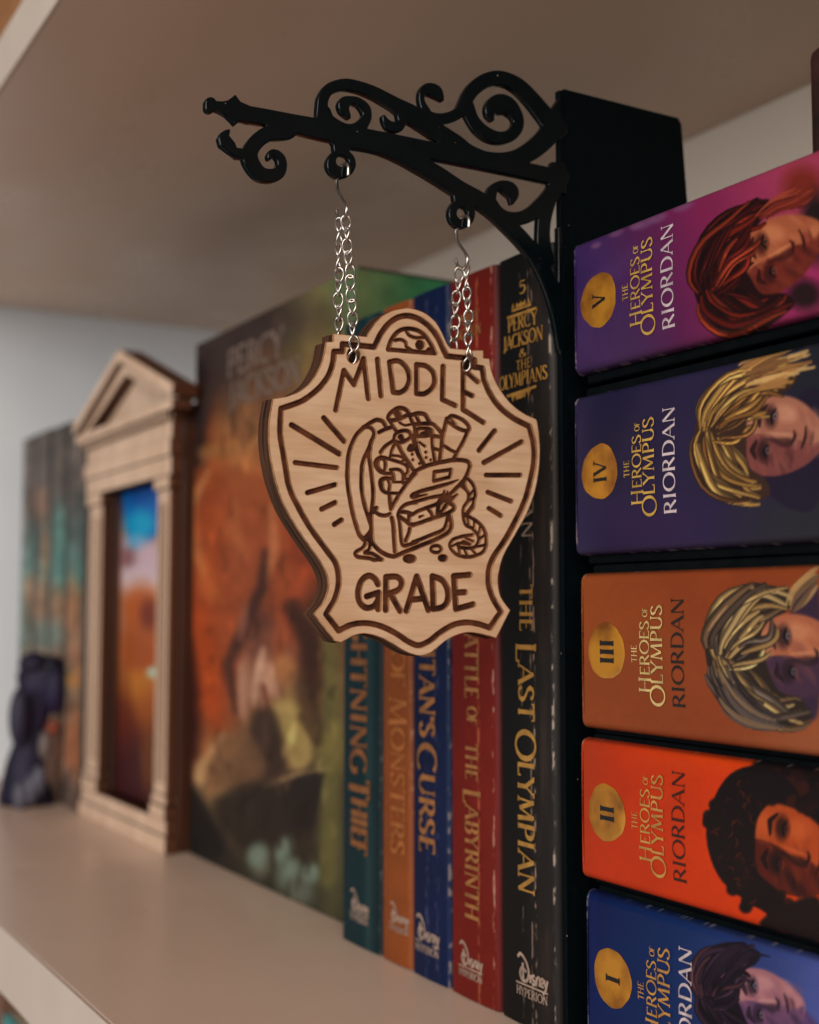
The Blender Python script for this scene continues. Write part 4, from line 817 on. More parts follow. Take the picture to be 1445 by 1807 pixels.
def logo(bk, flat, x0, x1, px0, py0, px1, py1, mat, hyper=True):
    """publisher's mark: a looped signature over a rule over capitals"""
    a, b_ = onY(px0, py0, YS), onY(px1, py1, YS); w = b_[0] - a[0]; zr = (a[2] + b_[2]) / 2; i = Ink()
    X = lambda u: a[0] + u * w; Z = lambda v: zr + v * w
    def S(pts, th): i.ribbon([(X(p[0]), Z(p[1])) for p in smooth_path(pts, 5)], th * w)
    S([(.06, .52), (.16, .60), (.34, .50), (.44, .30), (.38, .12), (.22, .10), (.14, .22), (.22, .34), (.36, .28)], .065); S([(.24, .44), (.25, .12)], .075)
    for x in (.50,): S([(x, .10), (x, .26)], .07)
    S([(.64, .27), (.57, .25), (.58, .19), (.65, .16), (.64, .10), (.56, .10)], .055); S([(.70, .10), (.70, .26)], .06); S([(.70, .20), (.76, .27), (.80, .24), (.80, .10)], .055)
    S([(.84, .18), (.92, .20), (.90, .27), (.84, .24), (.85, .13), (.93, .12)], .05); S([(.95, .27), (.98, .13)], .05); S([(1.05, .27), (.98, .05), (.90, -.02)], .055)
    i.ribbon([(X(.0), Z(.02)), (X(1.06), Z(.02))], .035 * w)
    i.line('HYPERION', X(.02), X(1.06), Z(-.20), .16 * w, .2, .1)
    i.put('publisher_mark', flat, mat, bk)
GOLDP = ink_mat('worn_gold_spine_lettering', (188, 138, 64), PG, 0.4); ORNG = ink_mat('copper_spine_lettering', (152, 96, 54), PG, 0.45); PEACH = ink_mat('peach_spine_lettering', (184, 110, 54), PG, 0.45)
CREAM = ink_mat('cream_publisher_ink', (184, 158, 140), PG, 0.5); TANG = ink_mat('faded_gold_lettering', (174, 116, 64), PG, 0.45)
def wear(p, u, z, T, at, col, dens, seed, wd=.0006):
    n = fbm(z * 420, u * 1500, seed) * (.80 + .46 * fbm(z * 55, u * 30, seed + 40)); g = np.exp(-((u - at * T) / wd) ** 2); p.mix(np.clip((n - dens) * 8, 0, 1) * g, col)
def p_teal(p, u, z, T):
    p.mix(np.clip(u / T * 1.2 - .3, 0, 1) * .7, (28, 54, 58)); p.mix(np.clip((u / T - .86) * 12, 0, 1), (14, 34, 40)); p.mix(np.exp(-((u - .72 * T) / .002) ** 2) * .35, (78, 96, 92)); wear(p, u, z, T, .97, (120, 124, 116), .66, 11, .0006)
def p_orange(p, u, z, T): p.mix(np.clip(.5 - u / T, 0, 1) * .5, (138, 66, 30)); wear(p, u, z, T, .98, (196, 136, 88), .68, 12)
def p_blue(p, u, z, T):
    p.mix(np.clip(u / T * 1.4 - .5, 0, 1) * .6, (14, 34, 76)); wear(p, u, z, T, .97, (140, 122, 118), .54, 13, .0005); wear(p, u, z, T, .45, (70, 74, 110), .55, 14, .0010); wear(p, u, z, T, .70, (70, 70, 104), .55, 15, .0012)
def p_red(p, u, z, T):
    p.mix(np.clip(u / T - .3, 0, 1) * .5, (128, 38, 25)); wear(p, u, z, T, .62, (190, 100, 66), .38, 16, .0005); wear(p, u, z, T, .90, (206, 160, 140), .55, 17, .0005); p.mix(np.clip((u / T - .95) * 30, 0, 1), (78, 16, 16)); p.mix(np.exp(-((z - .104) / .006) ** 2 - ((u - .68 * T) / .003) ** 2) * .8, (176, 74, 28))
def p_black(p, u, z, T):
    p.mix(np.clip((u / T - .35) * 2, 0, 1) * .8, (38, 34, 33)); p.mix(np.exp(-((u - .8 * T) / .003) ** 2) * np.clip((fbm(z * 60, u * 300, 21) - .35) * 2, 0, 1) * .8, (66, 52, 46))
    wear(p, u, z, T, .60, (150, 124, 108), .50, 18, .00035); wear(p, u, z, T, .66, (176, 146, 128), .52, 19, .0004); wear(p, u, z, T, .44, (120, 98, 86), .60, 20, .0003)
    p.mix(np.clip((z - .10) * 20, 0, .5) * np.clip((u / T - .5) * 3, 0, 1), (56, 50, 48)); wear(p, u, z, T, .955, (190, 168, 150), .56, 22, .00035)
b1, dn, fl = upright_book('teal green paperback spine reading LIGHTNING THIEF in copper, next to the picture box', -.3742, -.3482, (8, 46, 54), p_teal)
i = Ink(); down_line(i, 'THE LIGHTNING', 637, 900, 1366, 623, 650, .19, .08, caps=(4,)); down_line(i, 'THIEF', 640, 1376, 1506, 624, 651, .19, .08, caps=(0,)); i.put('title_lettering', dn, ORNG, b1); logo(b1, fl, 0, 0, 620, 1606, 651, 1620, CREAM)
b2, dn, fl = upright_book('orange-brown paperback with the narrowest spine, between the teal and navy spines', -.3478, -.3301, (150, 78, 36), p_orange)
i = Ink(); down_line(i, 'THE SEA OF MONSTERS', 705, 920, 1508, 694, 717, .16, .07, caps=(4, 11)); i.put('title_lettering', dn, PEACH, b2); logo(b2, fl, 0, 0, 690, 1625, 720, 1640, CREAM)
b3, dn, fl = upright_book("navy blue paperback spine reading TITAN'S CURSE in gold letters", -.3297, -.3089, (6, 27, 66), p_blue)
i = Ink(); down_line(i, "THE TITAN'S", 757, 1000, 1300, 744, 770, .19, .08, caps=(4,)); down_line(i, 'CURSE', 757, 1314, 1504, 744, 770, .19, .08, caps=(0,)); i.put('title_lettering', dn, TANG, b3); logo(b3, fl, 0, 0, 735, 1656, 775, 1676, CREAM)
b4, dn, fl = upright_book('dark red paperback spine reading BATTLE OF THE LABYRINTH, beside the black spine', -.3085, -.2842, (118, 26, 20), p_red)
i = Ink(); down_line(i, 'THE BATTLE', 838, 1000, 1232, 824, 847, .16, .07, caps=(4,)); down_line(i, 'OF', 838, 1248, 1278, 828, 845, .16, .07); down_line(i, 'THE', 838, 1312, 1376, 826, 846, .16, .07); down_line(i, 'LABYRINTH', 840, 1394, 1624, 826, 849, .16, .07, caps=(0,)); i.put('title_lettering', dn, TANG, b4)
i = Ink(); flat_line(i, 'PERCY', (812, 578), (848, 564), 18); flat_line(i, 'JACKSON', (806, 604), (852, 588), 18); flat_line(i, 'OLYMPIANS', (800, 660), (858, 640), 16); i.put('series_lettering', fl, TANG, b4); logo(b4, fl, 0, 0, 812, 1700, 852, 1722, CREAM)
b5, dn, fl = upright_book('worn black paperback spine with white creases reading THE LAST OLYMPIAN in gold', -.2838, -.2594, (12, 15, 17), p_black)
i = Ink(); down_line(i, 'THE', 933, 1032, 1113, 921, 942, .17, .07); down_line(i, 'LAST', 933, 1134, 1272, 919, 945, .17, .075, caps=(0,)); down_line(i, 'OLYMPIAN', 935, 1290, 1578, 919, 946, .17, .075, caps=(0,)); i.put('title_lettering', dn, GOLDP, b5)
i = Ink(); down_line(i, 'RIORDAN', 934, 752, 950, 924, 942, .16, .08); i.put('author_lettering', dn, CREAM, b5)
i = Ink(); flat_line(i, '5', (919, 520), (931, 516), 22, .22, .11); flat_line(i, 'PERCY', (899, 589), (951, 569), 24); flat_line(i, 'JACKSON', (891, 622), (961, 596), 23); flat_line(i, '&', (920, 632), (933, 628), 14); flat_line(i, 'THE', (915, 655), (941, 646), 16); flat_line(i, 'OLYMPIANS', (884, 694), (969, 664), 23)
def orn(y, s):
    for a, b_, w_ in [((899, y + 6), (951, y - 12), .0007), ((908, y - s * 6), (942, y - 12 - s * 6), .0006), ((916, y - 3 - s * 12), (932, y - 9 - s * 12), .0008)]:
        P, Q = onY(*a, YS), onY(*b_, YS); i.ribbon([(P[0], P[2]), (Q[0], Q[2])], w_)
    for k in range(5):
        P = onY(910 + 7 * k, y - 2 - 2.4 * k - s * 8, YS); i.ribbon([(P[0] - .0004, P[2]), (P[0], P[2] + s * .0012), (P[0] + .0005, P[2] - s * .0002)], .0005)
orn(556, 1); orn(694, -1)
i.put('series_lettering', fl, GOLDP, b5); logo(b5, fl, 0, 0, 914, 1729, 966, 1758, CREAM)

# ---- the picture-covered box
BG = 0.86
bx = thing('box_set', 'tall box set with a fiery painted front and green side, beside the teal paperback', 'book box', (-.457, .27, 0))
BX0, BX1, BZ, BY = -.5335, -.3812, .2226, .203
obj('case', box_mesh('case', BX0 + .0004, BX1 - .0004, BY + .0004, .335, .0004, BZ - .0002, bev=.0008), plain('dark_box_card', (.02, .016, .013), .5), bx)
me, V = grid_mesh('front_print', np.arange(BX0, BX1, .0006), np.arange(.0003, BZ, .0008), lambda u, v: np.stack([u, 0 * u + BY, v], 1)); px, py = seen(V)
p = Paint(px, py, (120, 70, 40))
p.grad((470, 520), (470, 1560), [(0, (70, 54, 48)), (.12, (96, 66, 46)), (.22, (140, 92, 58)), (.32, (168, 86, 44)), (.5, (150, 64, 34)), (.62, (132, 70, 46)), (.74, (110, 84, 56)), (.84, (64, 48, 36)), (1, (52, 50, 38))])
for a in [(370, 650, 60, 60, (60, 48, 46), .9), (345, 850, 24, 220, (70, 30, 20), .9), (590, 545, 80, 110, (98, 112, 72), .95), (620, 500, 40, 60, (96, 124, 84), .9), (560, 650, 40, 160, (136, 108, 62), .7), (460, 560, 110, 40, (66, 52, 46), .8), (350, 700, 30, 60, (120, 50, 26), .7), (336, 760, 22, 60, (26, 24, 28), .8),
          (420, 830, 60, 40, (176, 110, 62), .9), (380, 900, 26, 110, (184, 92, 46), .8), (470, 870, 36, 60, (168, 96, 52), .7), (520, 930, 30, 120, (150, 62, 34), .8), (560, 800, 34, 120, (156, 96, 52), .7), (430, 990, 40, 70, (150, 84, 60), .7), (360, 1120, 30, 220, (184, 66, 26), .9), (400, 1180, 34, 120, (192, 86, 40), .7), (340, 1300, 18, 160, (60, 24, 18), .9),
          (470, 1050, 24, 90, (84, 52, 44), .7), (440, 1130, 20, 60, (80, 46, 42), .8), (520, 1060, 36, 60, (168, 76, 42), .7), (555, 1120, 22, 80, (64, 38, 28), .8), (590, 1180, 22, 160, (112, 96, 56), .8), (470, 1200, 60, 70, (150, 96, 70), .7), (432, 1215, 10, 50, (190, 140, 112), .8), (470, 1215, 9, 46, (206, 158, 130), .9), (500, 1180, 16, 30, (172, 110, 74), .8), (520, 1280, 24, 70, (168, 140, 80), .9), (540, 1220, 20, 50, (70, 46, 34), .8),
          (380, 1360, 30, 80, (176, 128, 84), .7), (395, 1440, 20, 50, (170, 134, 88), .8), (355, 1390, 10, 40, (190, 150, 104), .6), (480, 1330, 40, 60, (110, 76, 56), .7), (470, 1440, 60, 60, (50, 38, 32), .9), (540, 1420, 34, 60, (44, 34, 30), .9), (365, 1520, 40, 60, (36, 30, 28), .9), (460, 1520, 16, 26, (128, 132, 112), .7), (500, 1540, 14, 30, (116, 128, 110), .7), (535, 1575, 20, 24, (124, 132, 116), .6), (585, 1450, 24, 200, (96, 92, 56), .8), (580, 1330, 30, 40, (120, 106, 58), .7)]: p.blob(a[0], a[1], a[2], a[3], a[4], 1.1, 0, a[5])
Q = lambda *q: [(x / 1.797, 582 + y / 1.797) for x, y in q]
p.poly(Q((560, 60), (700, -20), (860, -90), (840, 30), (720, 130), (640, 330), (580, 360)), (58, 45, 42), 16, .9)
p.poly(Q((585, 130), (650, 110), (640, 300), (650, 420), (600, 520), (575, 480)), (34, 24, 24), 18, .85); p.blob(*Q((612, 190))[0], 10, 26, (112, 44, 24), .9, 0, .8); p.blob(*Q((606, 330))[0], 9, 16, (128, 50, 22), .9, 0, .8)  # dark shadow painted into the left edge, with reddish spots
p.stroke(Q((650, 390), (760, 370), (840, 350)), 12, (160, 108, 62), 16, .8)
p.poly(Q((590, 480), (700, 440), (860, 470), (940, 640), (900, 860), (800, 900), (740, 1120), (720, 1260), (640, 1240), (600, 900)), (160, 76, 40), 30, .7)
p.stroke(Q((660, 450), (605, 560), (600, 650), (650, 780)), 9, (196, 128, 78), 10, .85, True); p.stroke(Q((860, 560), (872, 690), (840, 800)), 9, (194, 116, 74), 10, .8, True); p.stroke(Q((750, 540), (740, 640), (780, 720)), 10, (186, 104, 58), 12, .7, True)
p.stroke(Q((930, 560), (940, 700), (985, 780)), 12, (150, 62, 34), 14, .7, True); p.stroke(Q((620, 620), (660, 820), (700, 860)), 14, (196, 104, 54), 16, .6, True)
p.stroke(Q((620, 880), (655, 1080), (690, 1250)), 22, (190, 76, 30), 22, .75, True); p.stroke(Q((590, 1000), (605, 1150), (590, 1330)), 14, (56, 22, 18), 16, .9)
p.stroke(Q((840, 700), (830, 820), (770, 950), (725, 1060), (745, 1210)), 11, (66, 38, 32), 12, .9, True); p.stroke(Q((930, 880), (975, 980), (1000, 1120)), 16, (62, 36, 27), 16, .85)
p.stroke(Q((780, 870), (760, 980)), 8, (178, 110, 86), 10, .6, True); p.stroke(Q((890, 940), (880, 1040)), 12, (170, 84, 48), 12, .7, True)
p.stroke(Q((762, 1060), (770, 1230)), 6, (186, 134, 108), 7, .95, True); p.stroke(Q((835, 1010), (815, 1100), (805, 1190)), 8, (206, 158, 130), 8, .95, True); p.stroke(Q((860, 1060), (878, 1170)), 6, (196, 146, 116), 7, .9, True); p.blob(*Q((905, 1075))[0], 18, 24, (180, 116, 70), .8); p.stroke(Q((835, 1130), (850, 1200)), 5, (110, 50, 34), 6, .8)
p.poly(Q((862, 1190), (925, 1180), (985, 1310), (975, 1380), (925, 1390), (890, 1290)), (176, 150, 88), 14, .8); p.poly(Q((800, 1230), (870, 1210), (905, 1380), (850, 1420), (800, 1380)), (58, 42, 34), 14, .85)
p.stroke(Q((985, 1150), (1010, 1300), (960, 1230)), 10, (72, 52, 34), 10, .7)
p.stroke(Q((705, 1290), (635, 1390), (628, 1450), (690, 1570)), 10, (202, 158, 108), 12, .85, True); p.poly(Q((700, 1300), (790, 1280), (840, 1400), (740, 1450), (660, 1430)), (128, 90, 62), 16, .7)
p.stroke(Q((840, 1450), (930, 1412), (1050, 1392)), 3.5, (158, 128, 88), 5, .85)
p.poly(Q((930, 1430), (1030, 1405), (1010, 1500), (985, 1580), (930, 1560)), (36, 30, 28), 8, .95); p.poly(Q((690, 1480), (900, 1440), (930, 1580), (820, 1640), (700, 1580)), (44, 36, 30), 20, .9); p.poly(Q((560, 1420), (640, 1470), (720, 1640), (640, 1680), (540, 1640)), (26, 24, 24), 20, .9)
for x, y, rx, ry in [(815, 1665, 17, 22), (900, 1650, 14, 24), (925, 1710, 14, 20), (985, 1725, 16, 18)]: p.blob(*Q((x, y))[0], rx, ry, (122, 140, 122), .8, 20, .8)
p.stroke(Q((1045, 980), (1050, 1300), (1040, 1740)), 12, (108, 100, 54), 16, .75); p.blob(*Q((1060, 1300))[0], 16, 30, (132, 116, 62), 1, 0, .7)
for _ in range(130):
    x, y = RNG.uniform(340, 600), RNG.uniform(640, 1560); d_ = RNG.normal(0, 1); L_ = RNG.uniform(14, 46)
    k = int(np.argmin(np.hypot(p.x - x, p.y - y))); c = np.clip(p.c[k] * RNG.choice([.62, .8, 1.22, 1.4]), 0, 230); p.stroke([(x, y), (x + d_ * 6, y + L_ / 2), (x + d_ * 3, y + L_)], RNG.uniform(2.5, 6), c, 5, .55, True)
p.grain(26, .3, 31)
set_print(me, p.c, BG); obj('front_print', me, M_PRINT_MATT, bx)
me, V = grid_mesh('side_print', np.arange(BY, .334, .0012), np.arange(.0003, BZ, .0016), lambda u, v: np.stack([0 * u + BX1, u, v], 1)); px, py = seen(V)
p = Paint(px, py, (44, 104, 66)); p.grad((632, 500), (790, 520), [(0, (112, 126, 84)), (.35, (82, 118, 76)), (.6, (56, 110, 72)), (1, (46, 122, 82))]); p.grain(40, .35, 5); set_print(me, p.c, BG); obj('side_print', me, M_PRINT, bx)
i = Ink()
def bl(t, pa, pb, cap):
    a, b_ = onY(*pa, BY), onY(*pb, BY); h = onY(pa[0], pa[1] - cap, BY)[2] - a[2]; i.line(t, a[0], b_[0], (a[2] + b_[2]) / 2, h, .24, .14)
bl('PERCY', (402, 668), (500, 622), 44); bl('JACKSON', (405, 725), (532, 668), 42)
i.put('title_lettering', lambda a, b_, l: (a, BY - l, b_), ink_mat('pale_box_lettering', (122, 103, 92), BG, .7), bx)

# ---- book lying on the stack, at the picture's edge
q = onY(1424, 250, .206); xk = q[0]
tk = thing('hardback_book', 'dark maroon-brown book lying on top of the magenta paperback', 'book', (xk + .1, .27, .1966))
DKB = noisy('dark_maroon_cloth', (.010, .005, .004), (.045, .013, .010), 90, .5, .3)
obj('cover', box_mesh('cover', xk, xk + .19, .206, .335, .19665, .2235, bev=.0025, seg=3), DKB, tk)
obj('page_block', box_mesh('page_block', xk + .003, xk + .187, .230, .3365, .1995, .2205), M_PAGES, tk)

# ================================================================== wooden temple-front book nook
WOOD_A, WOOD_B = (0.60, 0.405, 0.275), (0.73, 0.52, 0.375)
m, nt, b = new_mat('laser_cut_basswood', .55, .3)
c1, h1 = noise_mix(nt, WOOD_A, WOOD_B, 60, stretch=(1, 1, .12)); ge = nt.nodes.new('ShaderNodeTexCoord'); sp = nt.nodes.new('ShaderNodeSeparateXYZ'); ab = nt.nodes.new('ShaderNodeMath'); ab.operation = 'ABSOLUTE'; gt = nt.nodes.new('ShaderNodeMath'); gt.operation = 'LESS_THAN'; gt.inputs[1].default_value = .45
mx = nt.nodes.new('ShaderNodeMix'); mx.data_type = 'RGBA'; mx.inputs[7].default_value = (.075, .024, .009, 1)   # cut edges (not the faces) are browned
nt.links.new(ge.outputs['Normal'], sp.inputs[0]); nt.links.new(sp.outputs[1], ab.inputs[0]); nt.links.new(ab.outputs[0], gt.inputs[0]); nt.links.new(gt.outputs[0], mx.inputs[0]); nt.links.new(c1, mx.inputs[6]); nt.links.new(mx.outputs[2], b.inputs['Base Color']); add_bump(nt, b, h1, .1, .0003); M_NOOK = m
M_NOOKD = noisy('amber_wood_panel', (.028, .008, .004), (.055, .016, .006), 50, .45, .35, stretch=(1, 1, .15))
nk = thing('book_nook', 'pale wooden temple-front book nook with pediment and painted canyon scene', 'book nook', (-.5996, .25, 0))
NC, NY = -.5996, .193
def part(name, *a, mat=M_NOOK, bev=.0006): return obj(name, box_mesh(name, *a, bev=bev), mat, nk)
part('base', NC - .0650, NC + .0645, NY - .001, NY + .005, 0, .0075); part('base_moulding', NC - .063, NC + .063, NY - .0002, NY + .005, .0076, .0142)
for s in (-1, 1):
    xa, xb = (NC - .0620, NC - .0370) if s < 0 else (NC + .0430, NC + .0625)
    col = part('column', xa + .002, xb - .002, NY + .0005, NY + .005, .0245, .158)
    for k in range(3):
        w_ = (xb - xa - .008) / 3; c = box_mesh('flute', xa + .004 + k * w_ + .0008, xa + .004 + (k + 1) * w_ - .0008, NY - .0004, NY + .0005, .030, .152, bev=.0004); obj('flute', c, M_NOOK, col)
    c = box_mesh('plinth', xa, xb, NY - .0008, NY + .005, .0143, .0200, bev=.0008); obj('plinth', c, M_NOOK, col)
    c = box_mesh('torus', xa + .001, xb - .001, NY - .0004, NY + .005, .0201, .0244, bev=.0015, seg=3); obj('torus', c, M_NOOK, col)
    c = box_mesh('capital', xa, xb, NY - .0010, NY + .005, .1581, .1640, bev=.0012); obj('capital', c, M_NOOK, col)
part('architrave', NC - .0640, NC + .0640, NY - .0004, NY + .005, .1641, .1725); part('fascia', NC - .0650, NC + .0650, NY - .0014, NY + .005, .1726, .1800); part('frieze', NC - .0640, NC + .0640, NY - .0002, NY + .005, .1801, .1882)
dm = box_mesh('dentil', -.0014, .0014, -.0022, 0, -.0014, .0014, bev=.0003)
for k in range(26): obj('dentil', dm, M_NOOK, nk, (NC - .063 + k * .00504, NY - .0003, .1899)).matrix_parent_inverse = nk.matrix_basis.inverted()
part('dentil_band', NC - .0650, NC + .0650, NY - .0002, NY + .006, .1883, .1914); part('cornice', NC - .074, NC + .074, NY - .004, NY + .006, .1915, .1965, bev=.0012)
AP = .2242
bm = bmesh.new(); f = bm.faces.new([bm.verts.new(v) for v in ((NC - .062, NY + .0060, .1966), (NC + .062, NY + .0060, .1966), (NC, NY + .0060, AP - .004))]); r = bmesh.ops.extrude_face_region(bm, geom=[f])
for v in r['geom']:
    if isinstance(v, bmesh.types.BMVert): v.co.y += .002
obj('tympanum', bm_mesh('tympanum', bm), M_NOOK, nk)
for s in (-1, 1):
    for nm, y0_, y1_, o0, o1 in (('raking_cornice', NY - .0045, NY + .007, 0, .0050), ('raking_moulding', NY - .001, NY + .0075, -.0060, -.0001)):
        E0 = np.array([NC + s * .0755, .1970]); E1 = np.array([NC, AP + .0005]); d = (E1 - E0) / np.linalg.norm(E1 - E0); n = np.array([-d[1], d[0]]) * (1 if s > 0 else -1); n = n if n[1] > 0 else -n
        A0 = E0 + n * o0; B0 = E0 + n * o1
        tip = lambda o: AP + .0005 + o / abs(n[1])
        prof = [(A0[0], A0[1]), (B0[0], B0[1]), (NC + s * .00005, tip(o1)), (NC + s * .00005, tip(o0))]
        if o0 < 0: prof[0] = (NC + s * .064, .1966); prof[1] = (NC + s * .0745, .1966)
        bm = bmesh.new(); f = bm.faces.new([bm.verts.new((x, y0_, z)) for x, z in prof]); r = bmesh.ops.extrude_face_region(bm, geom=[f])
        for v in r['geom']:
            if isinstance(v, bmesh.types.BMVert): v.co.y = y1_
        obj(nm, bm_mesh(nm, bm), M_NOOK, nk)
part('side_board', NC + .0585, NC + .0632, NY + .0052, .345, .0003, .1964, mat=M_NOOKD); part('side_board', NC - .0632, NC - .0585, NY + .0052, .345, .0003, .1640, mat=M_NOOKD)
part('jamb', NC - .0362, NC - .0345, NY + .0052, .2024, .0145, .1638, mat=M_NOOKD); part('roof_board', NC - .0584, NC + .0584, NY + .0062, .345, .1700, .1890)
NB = .2025
me, V = grid_mesh('scene_panel', np.arange(NC - .0358, NC + .0580, .0007), np.arange(.0143, .1640, .0009), lambda u, v: np.stack([u, 0 * u + NB, v], 1)); px, py = seen(V)
p = Paint(px, py, (120, 50, 24))
p.grad((240, 860), (240, 1440), [(0, (112, 50, 24)), (.2, (150, 130, 134)), (.3, (190, 174, 178)), (.36, (150, 88, 48)), (.52, (150, 70, 26)), (.62, (158, 98, 34)), (.72, (84, 36, 24)), (1, (44, 16, 18))])
p.poly([(216, 840), (282, 820), (290, 890), (284, 930), (262, 958), (236, 968), (222, 930), (214, 880)], (6, 86, 152), 10)
for a in [(250, 860, 34, 26, (4, 60, 128), .8), (248, 925, 26, 24, (8, 140, 176), .9), (240, 958, 18, 16, (110, 160, 184), .7), (225, 985, 18, 18, (112, 70, 74), .8), (262, 985, 22, 30, (176, 150, 160), .9), (245, 1012, 26, 14, (178, 156, 164), .7), (205, 1000, 10, 80, (160, 116, 96), .8), (250, 1070, 34, 40, (158, 76, 32), .9), (262, 1085, 16, 28, (90, 34, 24), .8), (215, 1130, 8, 90, (150, 94, 70), .8), (240, 1150, 30, 40, (138, 66, 28), .8), (268, 1188, 9, 10, (150, 196, 190), .95), (240, 1210, 34, 26, (164, 100, 36), .8), (262, 1250, 24, 40, (140, 72, 30), .7), (215, 1290, 20, 90, (84, 32, 24), .8), (230, 1370, 40, 60, (56, 22, 26), .9), (262, 1340, 14, 60, (110, 64, 28), .6)]: p.blob(a[0], a[1], a[2], a[3], a[4], .9, 0, a[5])
set_print(me, p.c, 1.35); obj('scene_panel', me, M_PRINT, nk)

# ================================================================== four tall spines at the far end of the shelf
FG = 0.85
fx = [-.8075, -.7725, -.7380, -.7035, -.6690]
def p_far(k):
    def f(p):
        p.grad((80, 740), (80, 1430), [(0, (80, 72, 66)), (.16, (104, 92, 86)), (.24, (92, 84, 78)), (.30, (84, 106, 102)), (.40, (94, 140, 132)), (.46, (150, 118, 84)), (.52, (168, 128, 104)), (.6, (150, 112, 90)), (.66, (116, 134, 126)), (.74, (150, 110, 84)), (.82, (160, 96, 58)), (1, (120, 84, 66))])
        for a in [(70, 890, 14, 30, (150, 112, 88), .8), (45, 960, 12, 40, (76, 104, 98), .8), (105, 950, 14, 60, (84, 136, 128), .9), (80, 970, 10, 40, (176, 138, 104), .8), (140, 920, 12, 50, (66, 84, 82), .8), (60, 1040, 26, 30, (180, 134, 104), .7), (80, 1120, 40, 26, (100, 128, 120), .8), (40, 1100, 10, 60, (86, 124, 116), .7), (125, 1080, 12, 60, (166, 112, 70), .8), (140, 1190, 20, 40, (178, 120, 84), .8), (128, 1200, 10, 12, (196, 132, 66), .8), (140, 1320, 22, 60, (176, 110, 70), .9), (120, 1400, 16, 40, (120, 108, 106), .8)]: p.blob(a[0], a[1], a[2], a[3], a[4], 1.0, 0, a[5])
        for _ in range(60):
            x, y = RNG.uniform(30, 160), RNG.uniform(740, 1430); kk = int(np.argmin(np.hypot(p.x - x, p.y - y))); c = np.clip(p.c[kk] * RNG.choice([.5, .7, 1.25, 1.4]), 0, 220); p.stroke([(x, y), (x + RNG.normal(0, 3), y + RNG.uniform(30, 90))], RNG.uniform(2, 6), c, 5, .6, True)
        p.grain(14, .5, 40 + k)
    return f
for k in range(4):
    x0, x1 = fx[k] + .0004, fx[k + 1] - .0004
    lb = ['grey-topped book spine farthest along the shelf, by the white side board', 'second grey and teal spine from the white side board', 'third grey and teal spine from the white side board', 'grey and teal spine right beside the wooden temple-front book nook'][k]
    bk = thing('hardback_book', lb, 'book', ((x0 + x1) / 2, .25, 0), 'matching grey and teal spines')
    hz = .2105 - .0008 * k
    obj('cover', box_mesh('cover', x0, x1, .1945, .330, .0003, hz, bev=.0008), plain('slate_cover', (.03, .03, .03), .5), bk)
    me, V = grid_mesh('spine', np.linspace(0, x1 - x0, 30), np.arange(.0004, hz - .0002, .0012), lambda u, v: np.stack([x0 + u, spine_y(u, x1 - x0, .1942, .003, .0012), v], 1)); px, py = seen(V)
    p = Paint(px, py, (110, 100, 90)); p_far(k)(p); u = (V[:, 0] - x0) / (x1 - x0); p.mix(np.clip(1 - np.minimum(u, 1 - u) * 7, 0, 1) * .85, (34, 32, 32)); set_print(me, p.c, FG); obj('spine', me, M_PRINT_MATT, bk)  # shade of the gaps between spines painted onto their edges

# ================================================================== cloaked figurine
fgY = .150
fg = thing('figurine', 'dark purple cloaked figurine with a flared base in front of the far spines', 'figurine', onZ(52, 1424, 0))
CLOAK = noisy('dark_purple_cloth', (.0035, .004, .010), (.016, .010, .040), 45, .6, .3, bump=.4, dist=.002)
rows = [(1424, -4, 98), (1405, -4, 96), (1375, 2, 84), (1345, 10, 78), (1305, 24, 82), (1275, 33, 84), (1250, 36, 92), (1222, 32, 108), (1192, 29, 108), (1176, 36, 102), (1166, 46, 92), (1163, 56, 80)]
bm = bmesh.new(); rings = []
f0 = np.array(onZ(52, 1424, 0)); fwd = math.hypot(f0[0], f0[1]) * 0.995 + .012; fy = f0[1] + .018
er = np.array([.50556, .86279, 0]); ed_ = np.array([-.86279, .50556, 0])
def at_range(px, py): r = np.array(ray(px, py)); t = fwd / math.hypot(r[0], r[1]); return r * t + np.array([0, 0, LENS_Z])
for py_, l, r_ in rows:
    a, b_ = at_range(l, py_), at_range(r_, py_); c = (a + b_) / 2; R = np.linalg.norm(b_ - a) / 2; cz = max(c[2], .0004)
    ring = []
    for k in range(32):
        t = 2 * math.pi * k / 32; w_ = 1 + .05 * math.sin(5 * t + py_ * .03) + .04 * math.sin(9 * t - py_ * .05); q = c + er * R * math.cos(t) * (1 + (w_ - 1) * .5) + ed_ * min(R * .62, .022) * math.sin(t) * w_
        ring.append(bm.verts.new((q[0], q[1], cz)))
    rings.append(ring)
for A_, B_ in zip(rings[:-1], rings[1:]):
    for k in range(32): bm.faces.new((A_[k], A_[(k + 1) % 32], B_[(k + 1) % 32], B_[k]))
bm.faces.new(rings[0][::-1]); bm.faces.new(rings[-1])
obj('cloak', bm_mesh('cloak', bm, True), CLOAK, fg)
def ball(name, c, r, mat, sc=(1, 1, 1)):
    bm = bmesh.new(); bmesh.ops.create_uvsphere(bm, u_segments=20, v_segments=14, radius=r)
    for v in bm.verts: v.co = Vector((v.co.x * sc[0] + c[0], v.co.y * sc[1] + c[1], v.co.z * sc[2] + c[2]))
    return obj(name, bm_mesh(name, bm, True), mat, fg)
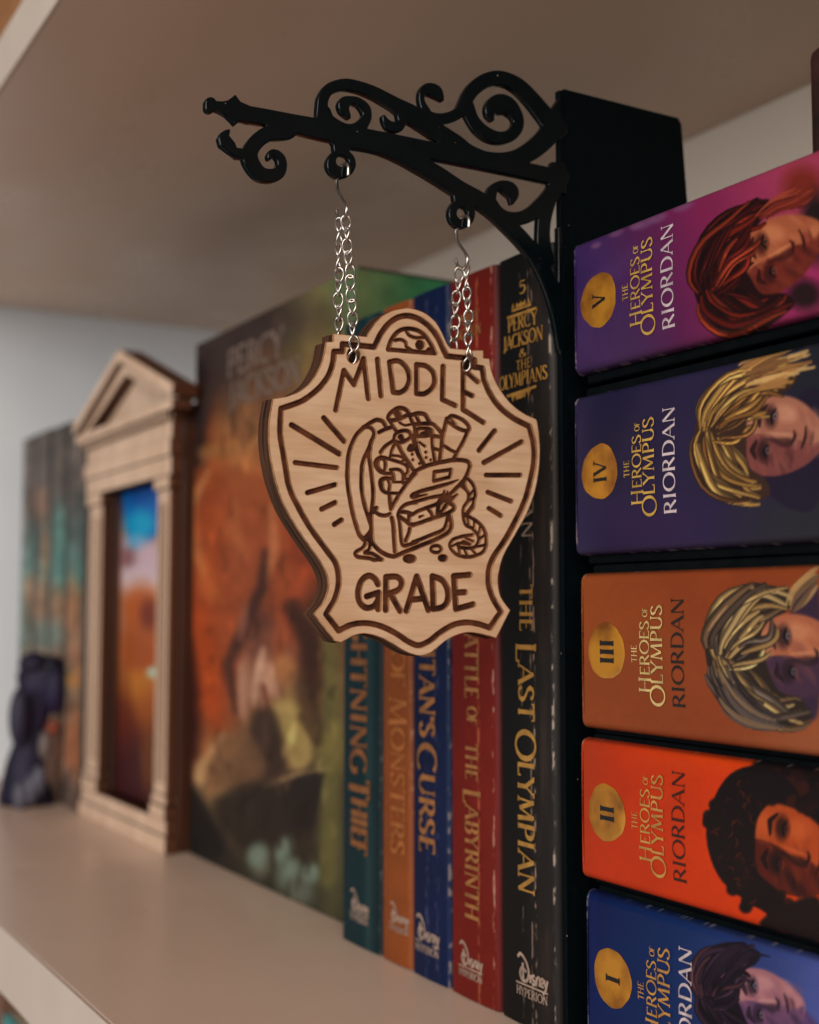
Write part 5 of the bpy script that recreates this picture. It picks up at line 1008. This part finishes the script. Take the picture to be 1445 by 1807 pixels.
def near(px, py, d=.0): q = at_range(px, py); return tuple(q - ed_ * d)
ball('hood', near(60, 1172), .0085, CLOAK, (1, 1, .8)); ball('shoulder', near(90, 1176), .0070, CLOAK, (1, 1, .9)); ball('arm', near(103, 1215, .006), .006, CLOAK, (1, 1, 2.2))
ball('violet_fold', near(48, 1262, .014), .0062, plain('violet_cloth', (.012, .008, .032), .6), (.9, .9, 2.6)); ball('clasp', near(97, 1283, .006), .0036, plain('red_orange_enamel', (.26, .05, .02), .4)); ball('trim', near(88, 1312, .010), .0042, plain('grey_tan_trim', (.13, .10, .09), .5), (.8, .8, 1.9))
for l, y_ in ((84, 1370), (70, 1386), (52, 1398)): ball('pale_fold', near(l, y_, .016), .0042, plain('blue_grey_fold', (.075, .072, .10), .5), (1, 1, 1.9))

# ================================================================== glimpses above and below
q = onY(0, 40, .112)
up = thing('box', 'orange-brown box standing on the upper shelf', 'box', (q[0] + .02, .16, ZC + .0197))
obj('carton', box_mesh('carton', -.56, onY(40, 0, .116)[0] - .002, .116, .25, ZC + .0197, ZC + .14, bev=.001), noisy('orange_brown_card', (.20, .07, .022), (.42, .20, .08), 25, .5), up)
obj('lid', box_mesh('lid', -.5605, onY(40, 0, .116)[0] - .0015, .1155, .2505, ZC + .1402, ZC + .155, bev=.001), noisy('brown_card_lid', (.16, .05, .02), (.25, .09, .03), 25, .5), up)
for nm, lb, xa, xb, col, top in (('upright_book', 'turquoise book on the shelf below, peeping under the white edge', -.638, -.611, (.06, .28, .28), -.0862), ('upright_book', 'dark navy book on the shelf below, next to the turquoise one', -.6105, -.592, (.010, .013, .03), -.0885), ('upright_book', 'brown book on the shelf below, filling the gap under the white edge', -.80, -.645, (.20, .105, .068), -.045)):
    t = thing(nm, lb, 'book', ((xa + xb) / 2, .2, -.3199))
    obj('cover', box_mesh('cover', xa, xb, .150, .29, -.3198, top, bev=.001), plain('cloth_' + lb.split()[0], col, .5), t); obj('page_block', box_mesh('page_block', xa + .002, xb - .002, .153, .2915, -.317, top + .0004), M_PAGES, t)
